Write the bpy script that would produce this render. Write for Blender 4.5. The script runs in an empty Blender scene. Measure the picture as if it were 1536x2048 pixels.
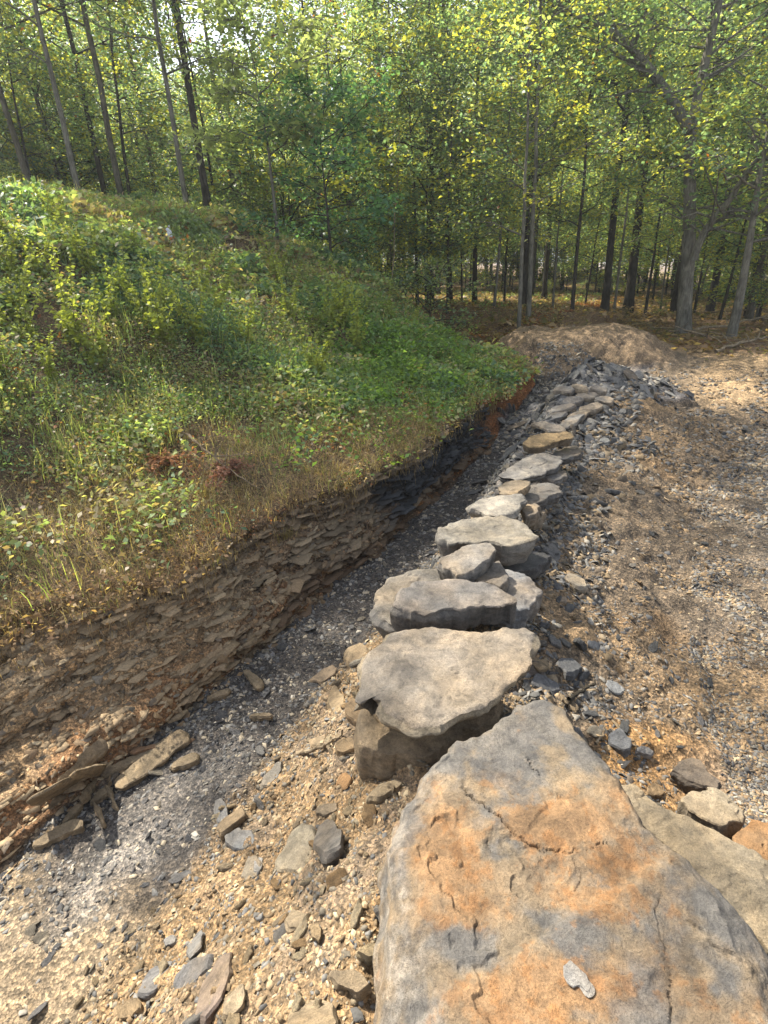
import bpy, math, random
import numpy as np
from mathutils import Vector
from mathutils.bvhtree import BVHTree

SC = bpy.context.scene
COL = SC.collection
R = math.radians

# ------------------------------------------------------------------ camera
CAM_H, FPX, PITCH, ROLL = 1.75, 1100.0, R(25), R(3)
cd = bpy.data.cameras.new("camera")
cam = bpy.data.objects.new("camera", cd)
COL.objects.link(cam)
SC.camera = cam
cd.sensor_fit = 'VERTICAL'
cd.sensor_height = 36.0
cd.lens = 36.0 * FPX / 2048.0
cd.clip_start, cd.clip_end = 0.02, 2000
_f = np.array([0, math.cos(PITCH), -math.sin(PITCH)])
_r = np.array([1.0, 0, 0])
_u = np.cross(_r, _f)
c_, s_ = math.cos(ROLL), math.sin(ROLL)
RX = _r * c_ - _u * s_          # image right
UP = _r * s_ + _u * c_          # image up
from mathutils import Matrix
cam.matrix_world = Matrix(((RX[0], UP[0], -_f[0], 0), (RX[1], UP[1], -_f[1], 0), (RX[2], UP[2], -_f[2], CAM_H), (0, 0, 0, 1)))
CPOS = np.array([0, 0, CAM_H])

# ------------------------------------------------------------------ light
SUN_EL = R(50)
SUN_AZ = np.array([-0.75, 0.661])      # horizontal direction towards the sun
w = bpy.data.worlds.new("World")
SC.world = w
w.use_nodes = True
nt = w.node_tree
nt.nodes.clear()
sky = nt.nodes.new('ShaderNodeTexSky')
sky.sky_type = 'NISHITA'
sky.sun_disc = False
sky.sun_elevation = SUN_EL
sky.sun_rotation = math.atan2(SUN_AZ[0], SUN_AZ[1])
sky.dust_density = 2.0
bg = nt.nodes.new('ShaderNodeBackground')
bg.inputs[1].default_value = 0.115
wo = nt.nodes.new('ShaderNodeOutputWorld')
hs = nt.nodes.new('ShaderNodeHueSaturation')     # sky saturation lowered so its fill light tints the shade less blue
hs.inputs['Saturation'].default_value = 0.5
nt.links.new(sky.outputs[0], hs.inputs['Color'])
nt.links.new(hs.outputs[0], bg.inputs[0])
nt.links.new(bg.outputs[0], wo.inputs[0])
sl = bpy.data.lights.new("sun", 'SUN')
sl.energy = 5.0
sl.angle = R(0.5)
sl.color = (1.0, 0.93, 0.80)
so = bpy.data.objects.new("sun", sl)
COL.objects.link(so)
sv = Vector((SUN_AZ[0] * math.cos(SUN_EL), SUN_AZ[1] * math.cos(SUN_EL), math.sin(SUN_EL)))
so.rotation_euler = sv.to_track_quat('Z', 'Y').to_euler()
so.location = (-8, 14, 30)
SC.view_settings.view_transform = 'Standard'
SC.view_settings.look = 'None'
SC.view_settings.exposure = 1.62
SC.view_settings.gamma = 1.0
SC.cycles.max_bounces = 6
SC.cycles.diffuse_bounces = 3
SC.cycles.transmission_bounces = 4
SC.cycles.glossy_bounces = 2
SC.cycles.transparent_max_bounces = 4

# ------------------------------------------------------------------ helpers
rng = np.random.default_rng(7)

def _hash(ix, iy, iz, seed):
    h = (ix * 374761393 + iy * 668265263 + iz * 2147483647 + seed * 1274126177).astype(np.int64)
    h = (h ^ (h >> 13)) * 1274126177
    h = (h ^ (h >> 16)) & 0x7fffffff
    return (h % 100003) / 50001.5 - 1.0

def vnoise(x, y, z=0.0, seed=0):
    x, y, z = np.broadcast_arrays(np.asarray(x, float), np.asarray(y, float), np.asarray(z, float))
    x0, y0, z0 = np.floor(x), np.floor(y), np.floor(z)
    fx, fy, fz = x - x0, y - y0, z - z0
    fx, fy, fz = fx * fx * (3 - 2 * fx), fy * fy * (3 - 2 * fy), fz * fz * (3 - 2 * fz)
    x0, y0, z0 = x0.astype(np.int64), y0.astype(np.int64), z0.astype(np.int64)
    out = 0
    for a in (0, 1):
        for b in (0, 1):
            for c in (0, 1):
                wgt = (fx if a else 1 - fx) * (fy if b else 1 - fy) * (fz if c else 1 - fz)
                out = out + wgt * _hash(x0 + a, y0 + b, z0 + c, seed)
    return out

def fbm(x, y, z=0.0, octv=4, seed=0, gain=0.5):
    s, a = 0, 1.0
    for k in range(octv):
        s = s + a * vnoise(np.asarray(x) * 2 ** k, np.asarray(y) * 2 ** k, np.asarray(z) * 2 ** k, seed + 17 * k)
        a *= gain
    return s

def sstep(a, b, x):
    t = np.clip((np.asarray(x, float) - a) / (b - a), 0, 1)
    return t * t * (3 - 2 * t)

def ray(px, py):
    a, b = (px - 768) / FPX, (1024 - py) / FPX
    return _f + a * RX + b * UP

def un(px, py, z):
    d = ray(px, py)
    return CPOS + d * ((z - CAM_H) / d[2])

def proj(P):
    q = np.asarray(P) - CPOS
    dz = q @ _f
    return 768 + FPX * (q @ RX) / dz, 1024 - FPX * (q @ UP) / dz, dz

def mesh_np(name, V, F, mat, col=None, smooth=False, parent=None):
    V = np.asarray(V, np.float32)
    F = np.asarray(F, np.int32)
    n, k = F.shape
    me = bpy.data.meshes.new(name)
    me.vertices.add(len(V))
    me.vertices.foreach_set('co', V.ravel())
    me.loops.add(n * k)
    me.loops.foreach_set('vertex_index', F.ravel())
    me.polygons.add(n)
    me.polygons.foreach_set('loop_start', np.arange(0, n * k, k, dtype=np.int32))
    if smooth:
        me.polygons.foreach_set('use_smooth', np.ones(n, bool))
    if col is not None:
        c = np.ones((len(V), 4), np.float32)
        c[:, :3] = col
        at = me.color_attributes.new('col', 'FLOAT_COLOR', 'POINT')
        at.data.foreach_set('color', c.ravel())
    me.update(calc_edges=True)
    me.validate()
    me.materials.append(mat)
    o = bpy.data.objects.new(name, me)
    COL.objects.link(o)
    if parent is not None:
        o.parent = parent
    return o

def tag(o, label=None, cat=None, group=None, kind=None):
    if label: o['label'] = label
    if cat: o['category'] = cat
    if group: o['group'] = group
    if kind or cat: o['kind'] = kind or 'thing'
    return o

def empty(name, loc, rz=0.0):
    o = bpy.data.objects.new(name, None)
    o.empty_display_size = 0.1
    COL.objects.link(o)
    o.location = loc
    o.rotation_euler = (0, 0, rz)
    return o

def copy_tree(o, parent=None):
    c = o.copy()
    COL.objects.link(c)
    c.parent = parent
    for ch in o.children:
        copy_tree(ch, c)
    return c

# ------------------------------------------------------------------ materials
def nodes(name):
    m = bpy.data.materials.new(name)
    m.use_nodes = True
    t = m.node_tree
    t.nodes.clear()
    return m, t

class NT:
    def __init__(s, t): s.t = t
    def n(s, ty, **kw):
        nd = s.t.nodes.new(ty)
        for k, v in kw.items():
            if k.startswith('i_'):
                nd.inputs[k[2:].replace('_', ' ')].default_value = v
            else:
                setattr(nd, k, v)
        return nd
    def l(s, a, b): s.t.links.new(a, b)
    def noise(s, vec, scale, detail=4, rough=0.6, dist=0.0):
        nd = s.n('ShaderNodeTexNoise')
        nd.inputs['Scale'].default_value = scale
        nd.inputs['Detail'].default_value = detail
        nd.inputs['Roughness'].default_value = rough
        nd.inputs['Distortion'].default_value = dist
        s.l(vec, nd.inputs['Vector'])
        return nd.outputs['Fac']
    def ramp(s, fac, stops):
        nd = s.n('ShaderNodeValToRGB')
        cr = nd.color_ramp
        while len(cr.elements) > 1: cr.elements.remove(cr.elements[-1])
        for i, (p, c) in enumerate(stops):
            e = cr.elements[0] if i == 0 else cr.elements.new(p)
            e.position = p
            e.color = (*c, 1) if len(c) == 3 else c
        s.l(fac, nd.inputs[0])
        return nd.outputs[0]
    def mix(s, fac, a, b, mode='MIX'):
        nd = s.n('ShaderNodeMix', data_type='RGBA', blend_type=mode)
        for v, idx in ((fac, 0), (a, 6), (b, 7)):
            if hasattr(v, 'links') or hasattr(v, 'is_linked'): s.l(v, nd.inputs[idx])
            else: nd.inputs[idx].default_value = v if idx == 0 else (*v, 1)
        return nd.outputs[2]
    def math(s, op, a, b=0.0, clamp=False):
        nd = s.n('ShaderNodeMath', operation=op, use_clamp=clamp)
        for v, idx in ((a, 0), (b, 1)):
            if hasattr(v, 'is_linked'): s.l(v, nd.inputs[idx])
            else: nd.inputs[idx].default_value = v
        return nd.outputs[0]
    def bump(s, h, dist, strength=1.0, prev=None):
        nd = s.n('ShaderNodeBump')
        nd.inputs['Distance'].default_value = dist
        nd.inputs['Strength'].default_value = strength
        s.l(h, nd.inputs['Height'])
        if prev is not None: s.l(prev, nd.inputs['Normal'])
        return nd.outputs[0]
    def out(s, col, rough=0.9, normal=None, spec=0.25, transl=None):
        p = s.n('ShaderNodeBsdfPrincipled')
        s.l(col, p.inputs['Base Color'])
        if hasattr(rough, 'is_linked'): s.l(rough, p.inputs['Roughness'])
        else: p.inputs['Roughness'].default_value = rough
        p.inputs['Specular IOR Level'].default_value = spec
        if normal is not None: s.l(normal, p.inputs['Normal'])
        sh = p.outputs[0]
        if transl:
            tr = s.n('ShaderNodeBsdfTranslucent')
            tc = s.mix(1.0, col, transl[1], 'MULTIPLY')
            s.l(tc, tr.inputs[0])
            mx = s.n('ShaderNodeMixShader')
            mx.inputs[0].default_value = transl[0]
            s.l(sh, mx.inputs[1]); s.l(tr.outputs[0], mx.inputs[2])
            sh = mx.outputs[0]
        o = s.n('ShaderNodeOutputMaterial')
        s.l(sh, o.inputs[0])

def m_ground():
    m, t = nodes('ground_soil'); k = NT(t)
    at = k.n('ShaderNodeAttribute', attribute_name='col').outputs[0]
    P = k.n('ShaderNodeTexCoord').outputs['Object']
    n1 = k.noise(P, 9, 6, 0.7)
    n2 = k.noise(P, 70, 5, 0.75)
    vo = k.n('ShaderNodeTexVoronoi'); vo.inputs['Scale'].default_value = 85; k.l(P, vo.inputs['Vector'])
    vb = k.n('ShaderNodeTexVoronoi'); vb.inputs['Scale'].default_value = 210; k.l(P, vb.inputs['Vector'])
    c = k.mix(1.0, at, k.ramp(n1, [(0.3, (0.65, 0.65, 0.65)), (0.7, (1.35, 1.32, 1.28))]), 'MULTIPLY')
    c = k.mix(1.0, c, k.ramp(n2, [(0.35, (0.55, 0.55, 0.55)), (0.65, (1.45, 1.42, 1.38))]), 'MULTIPLY')
    cs = k.n('ShaderNodeSeparateColor'); k.l(vo.outputs['Color'], cs.inputs[0])
    c = k.mix(1.0, c, k.ramp(cs.outputs[0], [(0, (0.55, 0.57, 0.6)), (0.6, (1, 1, 1)), (1, (1.7, 1.62, 1.5))]), 'MULTIPLY')
    cs2 = k.n('ShaderNodeSeparateColor'); k.l(vb.outputs['Color'], cs2.inputs[0])
    c = k.mix(0.7, c, k.mix(1.0, c, k.ramp(cs2.outputs[1], [(0, (0.6, 0.6, 0.6)), (1, (1.5, 1.45, 1.4))]), 'MULTIPLY'))
    b = k.bump(vo.outputs['Distance'], 0.006, 0.9)
    b = k.bump(n2, 0.010, 0.8, b)
    b = k.bump(n1, 0.03, 0.6, b)
    k.out(c, 0.93, b, 0.15)
    return m

def m_attr(name, rough=0.9, nscale=60, contrast=0.3, bump=0.002, transl=None, spec=0.2, detail=4):
    m, t = nodes(name); k = NT(t)
    at = k.n('ShaderNodeAttribute', attribute_name='col').outputs[0]
    P = k.n('ShaderNodeTexCoord').outputs['Object']
    n = k.noise(P, nscale, detail, 0.7)
    lo, hi = 1 - contrast, 1 + contrast
    c = k.mix(1.0, at, k.ramp(n, [(0.3, (lo, lo, lo)), (0.7, (hi, hi, hi))]), 'MULTIPLY')
    b = k.bump(n, bump, 0.8) if bump else None
    k.out(c, rough, b, spec, transl)
    return m

def m_rock(name='layered_stone'):
    """col attribute carries the stone's own colour (grey, tan, rust)"""
    m, t = nodes(name); k = NT(t)
    at = k.n('ShaderNodeAttribute', attribute_name='col').outputs[0]
    P = k.n('ShaderNodeTexCoord').outputs['Object']
    mp = k.n('ShaderNodeMapping'); mp.inputs['Scale'].default_value = (1, 1, 3.5); k.l(P, mp.inputs['Vector'])
    big = k.noise(P, 5, 6, 0.65, 0.6)
    mid = k.noise(P, 28, 8, 0.72, 0.4)
    fine = k.noise(P, 160, 4, 0.8)
    strata = k.noise(mp.outputs[0], 14, 6, 0.7)
    c = k.mix(1.0, at, k.ramp(big, [(0.3, (0.44, 0.43, 0.42)), (0.5, (0.67, 0.65, 0.62)), (0.72, (0.9, 0.83, 0.73))]), 'MULTIPLY')
    c = k.mix(1.0, c, k.ramp(mid, [(0.32, (0.62, 0.63, 0.66)), (0.5, (1, 1, 1)), (0.68, (1.3, 1.28, 1.24))]), 'MULTIPLY')
    c = k.mix(1.0, c, k.ramp(fine, [(0.3, (0.7, 0.69, 0.68)), (0.5, (1, 1, 1)), (0.7, (1.22, 1.22, 1.2))]), 'MULTIPLY')
    c = k.mix(1.0, c, k.ramp(strata, [(0.36, (0.7, 0.7, 0.7)), (0.5, (1, 1, 1)), (0.66, (1.12, 1.1, 1.08))]), 'MULTIPLY')
    vx = k.n('ShaderNodeTexVoronoi'); vx.inputs['Scale'].default_value = 55; vx.feature = 'DISTANCE_TO_EDGE'
    mv = k.n('ShaderNodeMixRGB'); mv.inputs[0].default_value = 0.16; k.l(P, mv.inputs[1])
    nd3 = k.n('ShaderNodeTexNoise'); nd3.inputs['Scale'].default_value = 22; nd3.inputs['Detail'].default_value = 5; k.l(P, nd3.inputs['Vector'])
    k.l(nd3.outputs['Color'], mv.inputs[2]); k.l(mv.outputs[0], vx.inputs['Vector'])
    crk = k.ramp(vx.outputs['Distance'], [(0.0, (0.55, 0.54, 0.52)), (0.05, (1, 1, 1))])
    msk = k.ramp(big, [(0.45, (0, 0, 0)), (0.6, (1, 1, 1))])
    c = k.mix(msk, c, k.mix(1.0, c, crk, 'MULTIPLY'))
    speck = k.noise(P, 420, 3, 0.9)
    c = k.mix(1.0, c, k.ramp(speck, [(0.36, (0.45, 0.44, 0.43)), (0.46, (1, 1, 1)), (0.6, (1.0, 1.0, 1.0)), (0.72, (1.35, 1.33, 1.3))]), 'MULTIPLY')
    b = k.bump(speck, 0.002, 0.7)
    b = k.bump(fine, 0.003, 0.9, b)
    b = k.bump(mid, 0.008, 1.0, b)
    b = k.bump(strata, 0.005, 0.5, b)
    k.out(c, 0.82, b, 0.3)
    return m

def m_bark(name, c1, c2):
    m, t = nodes(name); k = NT(t)
    P = k.n('ShaderNodeTexCoord').outputs['Object']
    mp = k.n('ShaderNodeMapping'); mp.inputs['Scale'].default_value = (1, 1, 0.22); k.l(P, mp.inputs['Vector'])
    n = k.noise(mp.outputs[0], 28, 6, 0.7, 0.5)
    n2 = k.noise(P, 3, 4, 0.6)
    c = k.ramp(n, [(0.35, c1), (0.65, c2)])
    c = k.mix(1.0, c, k.ramp(n2, [(0.35, (0.7, 0.72, 0.7)), (0.65, (1.35, 1.35, 1.3))]), 'MULTIPLY')
    b = k.bump(n, 0.03, 1.0)
    k.out(c, 0.95, b, 0.1)
    return m

def m_leaf(name, transl=0.45, tcol=(1.7, 1.55, 0.55), spec=0.35):
    m, t = nodes(name); k = NT(t)
    at = k.n('ShaderNodeAttribute', attribute_name='col').outputs[0]
    k.out(at, 0.45, None, spec, (transl, tcol))
    return m

M_GROUND = m_ground()
M_ROCK = m_rock()
M_CHIP = m_attr('gravel_chip', 0.85, 90, 0.35, 0.002, spec=0.3)
M_LEAF = m_leaf('tree_leaf', 0.6, (2.2, 2.3, 1.15))
M_WEED = m_leaf('weed_leaf', 0.5, (1.8, 1.75, 0.7), 0.3)
M_LITTER = m_attr('dry_litter', 0.9, 40, 0.2, 0, (0.25, (1.2, 1.0, 0.8)))
M_BARK = m_bark('dark_bark', (0.018, 0.015, 0.012), (0.075, 0.065, 0.052))
M_BARK_P = m_bark('pale_bark', (0.075, 0.068, 0.055), (0.22, 0.205, 0.175))
M_BARK_O = m_bark('oak_bark', (0.05, 0.042, 0.032), (0.17, 0.15, 0.12))
M_STICK = m_bark('dry_stick', (0.12, 0.085, 0.055), (0.34, 0.27, 0.19))

# ------------------------------------------------------------------ terrain
# s runs along the ditch, d across it (positive: hill side, left)
O0 = np.array([-1.56, 1.39])
DS = np.array([0.506, 0.8625]); DS /= np.linalg.norm(DS)
DN = np.array([-DS[1], DS[0]])

def to_sd(x, y):
    q0, q1 = x - O0[0], y - O0[1]
    return q0 * DS[0] + q1 * DS[1], q0 * DN[0] + q1 * DN[1]

def to_xy(s, d):
    return O0[0] + s * DS[0] + d * DN[0], O0[1] + s * DS[1] + d * DN[1]

def I(s, *pts):
    return np.interp(s, [p[0] for p in pts], [p[1] for p in pts])

def far_z(x, y):
    r = np.hypot(x, y)
    z = 0.10 - 0.045 * (x - 3) * sstep(9, 16, r)
    z = z - 0.03 * np.clip(x - 8, 0, 60) * sstep(14, 26, r)
    return np.clip(z, -7, 2.6) + 0.10 * fbm(x * 0.22, y * 0.22, 0, 3, 5) * sstep(7, 14, r)

def hill_z(dl, s, x, y):
    A = I(s, (-6, 2.9), (2.6, 2.35), (5.0, 2.3), (6.5, 2.45), (7.6, 2.4), (8.4, 1.5), (8.9, 0.6), (9.5, 0.1), (11, 0.0), (20, 0))
    t = np.clip(dl / 5.2, 0, 1)
    prof = 0.55 * t + 0.45 * t * t * (3 - 2 * t)
    bump = 0.15 * fbm(x * 1.1, y * 1.1, 0, 4, 11) * sstep(0.3, 1.6, dl) * (1 - sstep(8, 14, dl))
    return A * prof + bump

def terrain_arrays():
    sg = np.concatenate([np.linspace(-4, -0.6, 40, endpoint=False), np.linspace(-0.6, 4.5, 270, endpoint=False),
                         np.linspace(4.5, 9, 150, endpoint=False), np.linspace(9, 15, 80, endpoint=False),
                         15 + 300 * np.linspace(0, 1, 60) ** 2.3])
    s = sg[:, None]
    jag = fbm(sg * 1.7, 0 * sg, 0, 4, 21, 0.6) * 0.10
    foot = I(sg, (-3, 0.05), (0, 0.0), (1.5, -0.06), (3.2, -0.12), (5, -0.12), (7.4, 0.0), (9, 0.4), (12, 0.5)) + 0.02 * fbm(sg * 4, 0 * sg, 0, 2, 3)
    lip = I(sg, (-4, 0.75), (-0.6, 0.72), (0.4, 0.55), (1.0, 0.34), (1.6, 0.28), (2.4, 0.12), (3.3, 0.0), (4.5, 0.02), (6.0, 0.08), (7.4, 0.16), (9, 0.6), (12, 0.7)) + jag
    lipz = I(sg, (-4, 0.22), (0, 0.22), (1.2, 0.27), (3.0, 0.27), (4.5, 0.22), (6.5, 0.12), (7.5, 0.10), (9.5, 0.1), (12, 0.1)) + 0.03 * fbm(sg * 2, 0 * sg, 0, 3, 31)
    zb = I(sg, (-4, -0.36), (0, -0.32), (4, -0.30), (6.0, -0.24), (7.6, -0.06), (8.6, 0.08), (10, 0.1))
    dr = I(sg, (-4, -0.75), (0, -0.70), (1.2, -0.62), (2.2, -0.55), (3.5, -0.50), (5.0, -0.45), (7, -0.5), (10, -0.6)) + 0.04 * fbm(sg * 3, 0 * sg, 0, 3, 41)
    cl = I(sg, (-4, -1.55), (0.6, -1.55), (1.2, -1.22), (2.2, -1.05), (4.0, -0.86), (5.2, -0.85), (8, -1.1), (12, -1.3))
    cr = I(sg, (-4, -2.2), (0.6, -2.1), (1.2, -1.62), (2.2, -1.35), (4.0, -1.15), (5.2, -1.35), (8, -1.5), (12, -1.8))
    cz = I(sg, (-4, 0.20), (0.5, 0.22), (2, 0.24), (3.8, 0.25), (4.8, 0.30), (5.5, 0.40), (6.2, 0.22), (7.5, 0.08), (9, 0.1), (12, 0.1))
    sf = cr - I(sg, (-4, 0.8), (0.8, 0.8), (2.2, 0.95), (4, 1.15), (6, 1.3), (9, 1.4))
    sfz = I(sg, (-4, 0.02), (3, -0.02), (6, -0.03), (9, 0.06), (12, 0.1))
    pz = I(sg, (-4, 0.03), (9, 0.06), (12, 0.1))
    segs = [  # (node count, spacing power)
        24, 90, 60, 64, 52, 70, 18, 84, 90, 40]
    far = 260.0
    brk_d = [np.full_like(sg, far), np.full_like(sg, 13.0), lip + 1.3, lip, foot, dr, cl, cr, sf, np.full_like(sg, -7.0), np.full_like(sg, -far)]
    brk_z = [None, None, None, lipz, zb, zb + 0.01, cz, cz - 0.01, sfz, pz, None]
    D, Z, T = [], [], []
    for q, n in enumerate(segs):
        u = np.linspace(0, 1, n, endpoint=(q == len(segs) - 1))
        if q == 0: u = 1 - (1 - u) ** 3.0
        if q == 9: u = u ** 3.0
        for uu in u:
            d = brk_d[q] * (1 - uu) + brk_d[q + 1] * uu
            if q == 3:
                # wall with two small benches
                b = lip + (foot - lip) * (uu ** 0.85)
                d = b + 0.075 * np.sin(math.pi * min(1.0, uu * 1.25)) * sstep(-0.5, 0.6, sg)
                ww = uu + 0.035 * np.sin(uu * 6.28 * 2.0 + sg * 0.8)
                z = lipz * (1 - ww) + zb * ww
            elif q >= 4 and q <= 8:
                e = uu
                if q in (5, 7): e = uu * uu * (3 - 2 * uu) * 0.6 + uu * 0.4
                z = brk_z[q] * (1 - e) + brk_z[q + 1] * e
            elif q == 9:
                z = np.full_like(sg, 0.0) + pz
            else:
                z = lipz.copy()
            D.append(d); Z.append(z); T.append(np.full_like(sg, q + uu))
    D, Z, T = np.array(D).T, np.array(Z).T, np.array(T).T
    S = np.broadcast_to(s, D.shape).copy()
    # soften creases across the profile except at the lip
    for _ in range(2):
        Zs = Z.copy(); Zs[:, 1:-1] = 0.25 * Z[:, :-2] + 0.5 * Z[:, 1:-1] + 0.25 * Z[:, 2:]
        Z = Zs
    X, Y = to_xy(S, D)
    # hill above the lip
    dl = np.clip(D - lip[:, None], 0, None)
    left = T < 3.0
    Z = np.where(left, lipz[:, None] + 0.05 * np.sin(np.clip(dl / 0.25, 0, 3.14)) + hill_z(dl, S, X, Y), Z)
    # fade to far ground
    rr = np.hypot(X - 1, Y - 2)
    wf = np.maximum(sstep(9.5, 13, S), np.maximum(sstep(9.0, 16.0, D), sstep(4.5, 8.0, -D)))
    ZF = far_z(X, Y) + np.where(D > 0, 1.5 * np.exp(-((S - 3) / 9.0) ** 2) * (1 - sstep(8, 40, D)), 0)
    Z = Z * (1 - wf) + ZF * wf
    # dirt mound behind the pile of shale, flat on top
    a, b = X - 3.05, Y - 9.2
    e = np.sqrt((a / np.where(a < 0, 1.02, 1.9)) ** 2 + (b / 1.3) ** 2) + 0.06 * fbm(X * 2, Y * 2, 0, 3, 51)
    mound = 0.40 * (1 - sstep(0.62, 1.12, e)) + 0.05 * sstep(1.2, 0.8, e) * fbm(X * 1.6, Y * 1.6, 0, 3, 57)
    # shale pile body
    a, b = X - 2.45, Y - 6.3
    ang = math.atan2(1.0, 0.7)
    e = np.sqrt((a / 1.1) ** 2 + (b / 0.85) ** 2) + 0.08 * fbm(X * 3, Y * 3, 0, 3, 55)
    pile = 0.36 * np.clip(1 - e, 0, 1) ** 0.85
    Z = np.maximum(Z, 0) * 0 + Z + mound + pile
    # gully left of the mound
    Z = Z + 0.02 * fbm(X * 3, Y * 3, 0, 3, 61) * (1 - wf)
    P = np.stack([X, Y, Z], -1)
    # normals by finite difference
    ds = np.gradient(P, axis=0); dt = np.gradient(P, axis=1)
    N = np.cross(dt, ds); N /= np.linalg.norm(N, axis=-1, keepdims=True) + 1e-9
    N *= np.where(N[..., 2:3] < -0.2, -1, 1)
    # wall: strata ledges; elsewhere lumps
    wall = sstep(2.85, 3.05, T) * (1 - sstep(3.95, 4.15, T))
    near = 1 - sstep(6, 12, rr)
    st = np.round(Z * 26 + 1.5 * fbm(S * 1.3, Z * 3, 0, 3, 71)) 
    ledge = _hash(st.astype(np.int64), (np.floor(S * 2.2 + 3 * vnoise(S * 0.9, st * 5.3, 0, 5))).astype(np.int64), 0 * st.astype(np.int64), 9)
    amp = 0.035 * ledge + 0.045 * fbm(X * 3.5, Y * 3.5, Z * 8, 4, 81)
    P = P + N * (wall * near * amp)[..., None]
    lump = 0.012 * fbm(X * 9, Y * 9, Z * 9, 3, 91, 0.6)
    berm = sstep(4.7, 5.1, T) * (1 - sstep(7.9, 8.3, T))
    P = P + N * ((1 - wall) * near * lump * (0.5 + 1.4 * berm))[..., None]
    # colours
    def C(*c): return np.array(c)
    def mx(base, c, wgt): return base * (1 - wgt[..., None]) + C(*c) * wgt[..., None]
    nz = fbm(X * 1.1, Y * 1.1, 0, 5, 101)
    nf = fbm(X * 5, Y * 5, Z * 5, 4, 111)
    col = np.zeros(P.shape) + C(0.13, 0.098, 0.062)                    # hill soil
    col = mx(col, (0.20, 0.145, 0.09), sstep(0.4, 0.0, dl + 0.12 * nf) * left * sstep(0.0, 1, near))
    # wall
    zz = (P[..., 2] + 0.33)
    cw = np.zeros(P.shape) + C(0.40, 0.31, 0.20)
    band = vnoise(P[..., 2] * 24 + 0.8 * nz, S * 0.5, 0, 7)
    cw = mx(cw, (0.55, 0.46, 0.33), sstep(0.0, 0.6, band))
    cw = mx(cw, (0.17, 0.115, 0.07), sstep(0.2, 0.8, -band))
    cw = mx(cw, (0.19, 0.10, 0.05), sstep(0.26, 0.12, zz + 0.06 * nf) * 0.8)
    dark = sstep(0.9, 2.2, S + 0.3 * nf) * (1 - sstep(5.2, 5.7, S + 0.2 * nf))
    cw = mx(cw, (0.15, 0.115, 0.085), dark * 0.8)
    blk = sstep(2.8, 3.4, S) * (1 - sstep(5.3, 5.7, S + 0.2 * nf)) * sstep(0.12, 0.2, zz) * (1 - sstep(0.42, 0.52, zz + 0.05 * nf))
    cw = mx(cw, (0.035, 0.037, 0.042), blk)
    cw = mx(cw, (0.27, 0.13, 0.06), sstep(5.2, 5.7, S + 0.2 * nf))
    strip = sstep(1.2, 2.0, S) * sstep(0.16, 0.06, zz + 0.03 * nf) * sstep(-0.35, 0.25, nf + 0.2)
    cw = mx(cw, (0.36, 0.17, 0.055), strip * sstep(-0.5, 0.3, vnoise(S * 1.3, Z * 9, 0, 8)))
    cw = cw * np.array([0.76, 0.70, 0.64])
    col = col * (1 - wall[..., None]) + cw * wall[..., None]
    # ditch floor
    fl = sstep(3.95, 4.05, T) * (1 - sstep(4.9, 5.15, T + 0.1 * nf))
    cf = np.zeros(P.shape) + C(0.062, 0.058, 0.056)
    mid = np.exp(-((D + 0.42 + 0.08 * nf + 0.05 * (S - 1)) / 0.13) ** 2)
    cf = mx(cf, (0.21, 0.20, 0.19), np.clip(mid * sstep(1.25, 0.3, S) * (0.55 + 0.35 * nf), 0, 1))
    cf = mx(cf, (0.24, 0.19, 0.13), np.clip(sstep(0.35, -0.15, S + 0.2 * nf) * 0.85, 0, 1))
    col = col * (1 - fl[..., None]) + cf * fl[..., None]
    # berm towards the ditch
    bl = sstep(4.9, 5.15, T + 0.1 * nf) * (1 - sstep(6.6, 7.1, T + 0.1 * nf))
    cb = np.zeros(P.shape) + C(0.205, 0.145, 0.085)
    cb = mx(cb, (0.17, 0.15, 0.13), sstep(-0.2, 0.7, nf) * 0.5)
    cb = mx(cb, (0.15, 0.14, 0.135), sstep(1.6, 2.6, S + 0.4 * nf))
    col = col * (1 - bl[..., None]) + cb * bl[..., None]
    # right slope and gravel plain
    rp = sstep(6.6, 7.1, T + 0.1 * nf)
    cp = np.zeros(P.shape) + C(0.115, 0.093, 0.07)
    cp = mx(cp, (0.27, 0.165, 0.075), sstep(-0.2, 0.4, nz) * (1 - sstep(3.0, 5.0, S)))
    cp = mx(cp, (0.13, 0.118, 0.105), sstep(7.7, 8.3, T + 0.3 * nz))
    cp = mx(cp, (0.21, 0.15, 0.09), sstep(0.2, 0.9, fbm(X * 0.7, Y * 1.5, 0, 4, 131)) * 0.8)
    cp = mx(cp, (0.27, 0.20, 0.125), sstep(5.8, 7.4, S - 0.6 * (-D - 3) * 0 + 0.5 * nz) * sstep(7.2, 7.6, T))
    col = col * (1 - rp[..., None]) + cp * rp[..., None]
    # mound, trench end
    col = mx(col, (0.165, 0.125, 0.085), sstep(0.01, 0.10, mound))
    col = mx(col, (0.10, 0.10, 0.108), sstep(0.02, 0.08, pile) * (1 - sstep(0.01, 0.1, mound)))
    # forest floor
    litter = np.zeros(P.shape) + C(0.17, 0.115, 0.072)
    litter = mx(litter, (0.10, 0.10, 0.035), sstep(0.1, 0.8, nz) * 0.6)
    ff = sstep(9.8, 11.3, np.hypot(X, Y) + 0.5 * nz) * (1 - sstep(0.01, 0.1, mound))
    ff = np.where(T < 3.0, np.maximum(ff * sstep(9.0, 10.5, S), sstep(6.0, 8.0, dl)), ff)
    col = col * (1 - ff[..., None]) + litter * ff[..., None]
    return dict(P=P, N=N, S=S, D=D, T=T, dl=dl, mound=mound, pile=pile, col=col, ff=ff, nz=nz, nf=nf, X=X, Y=Y)

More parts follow.
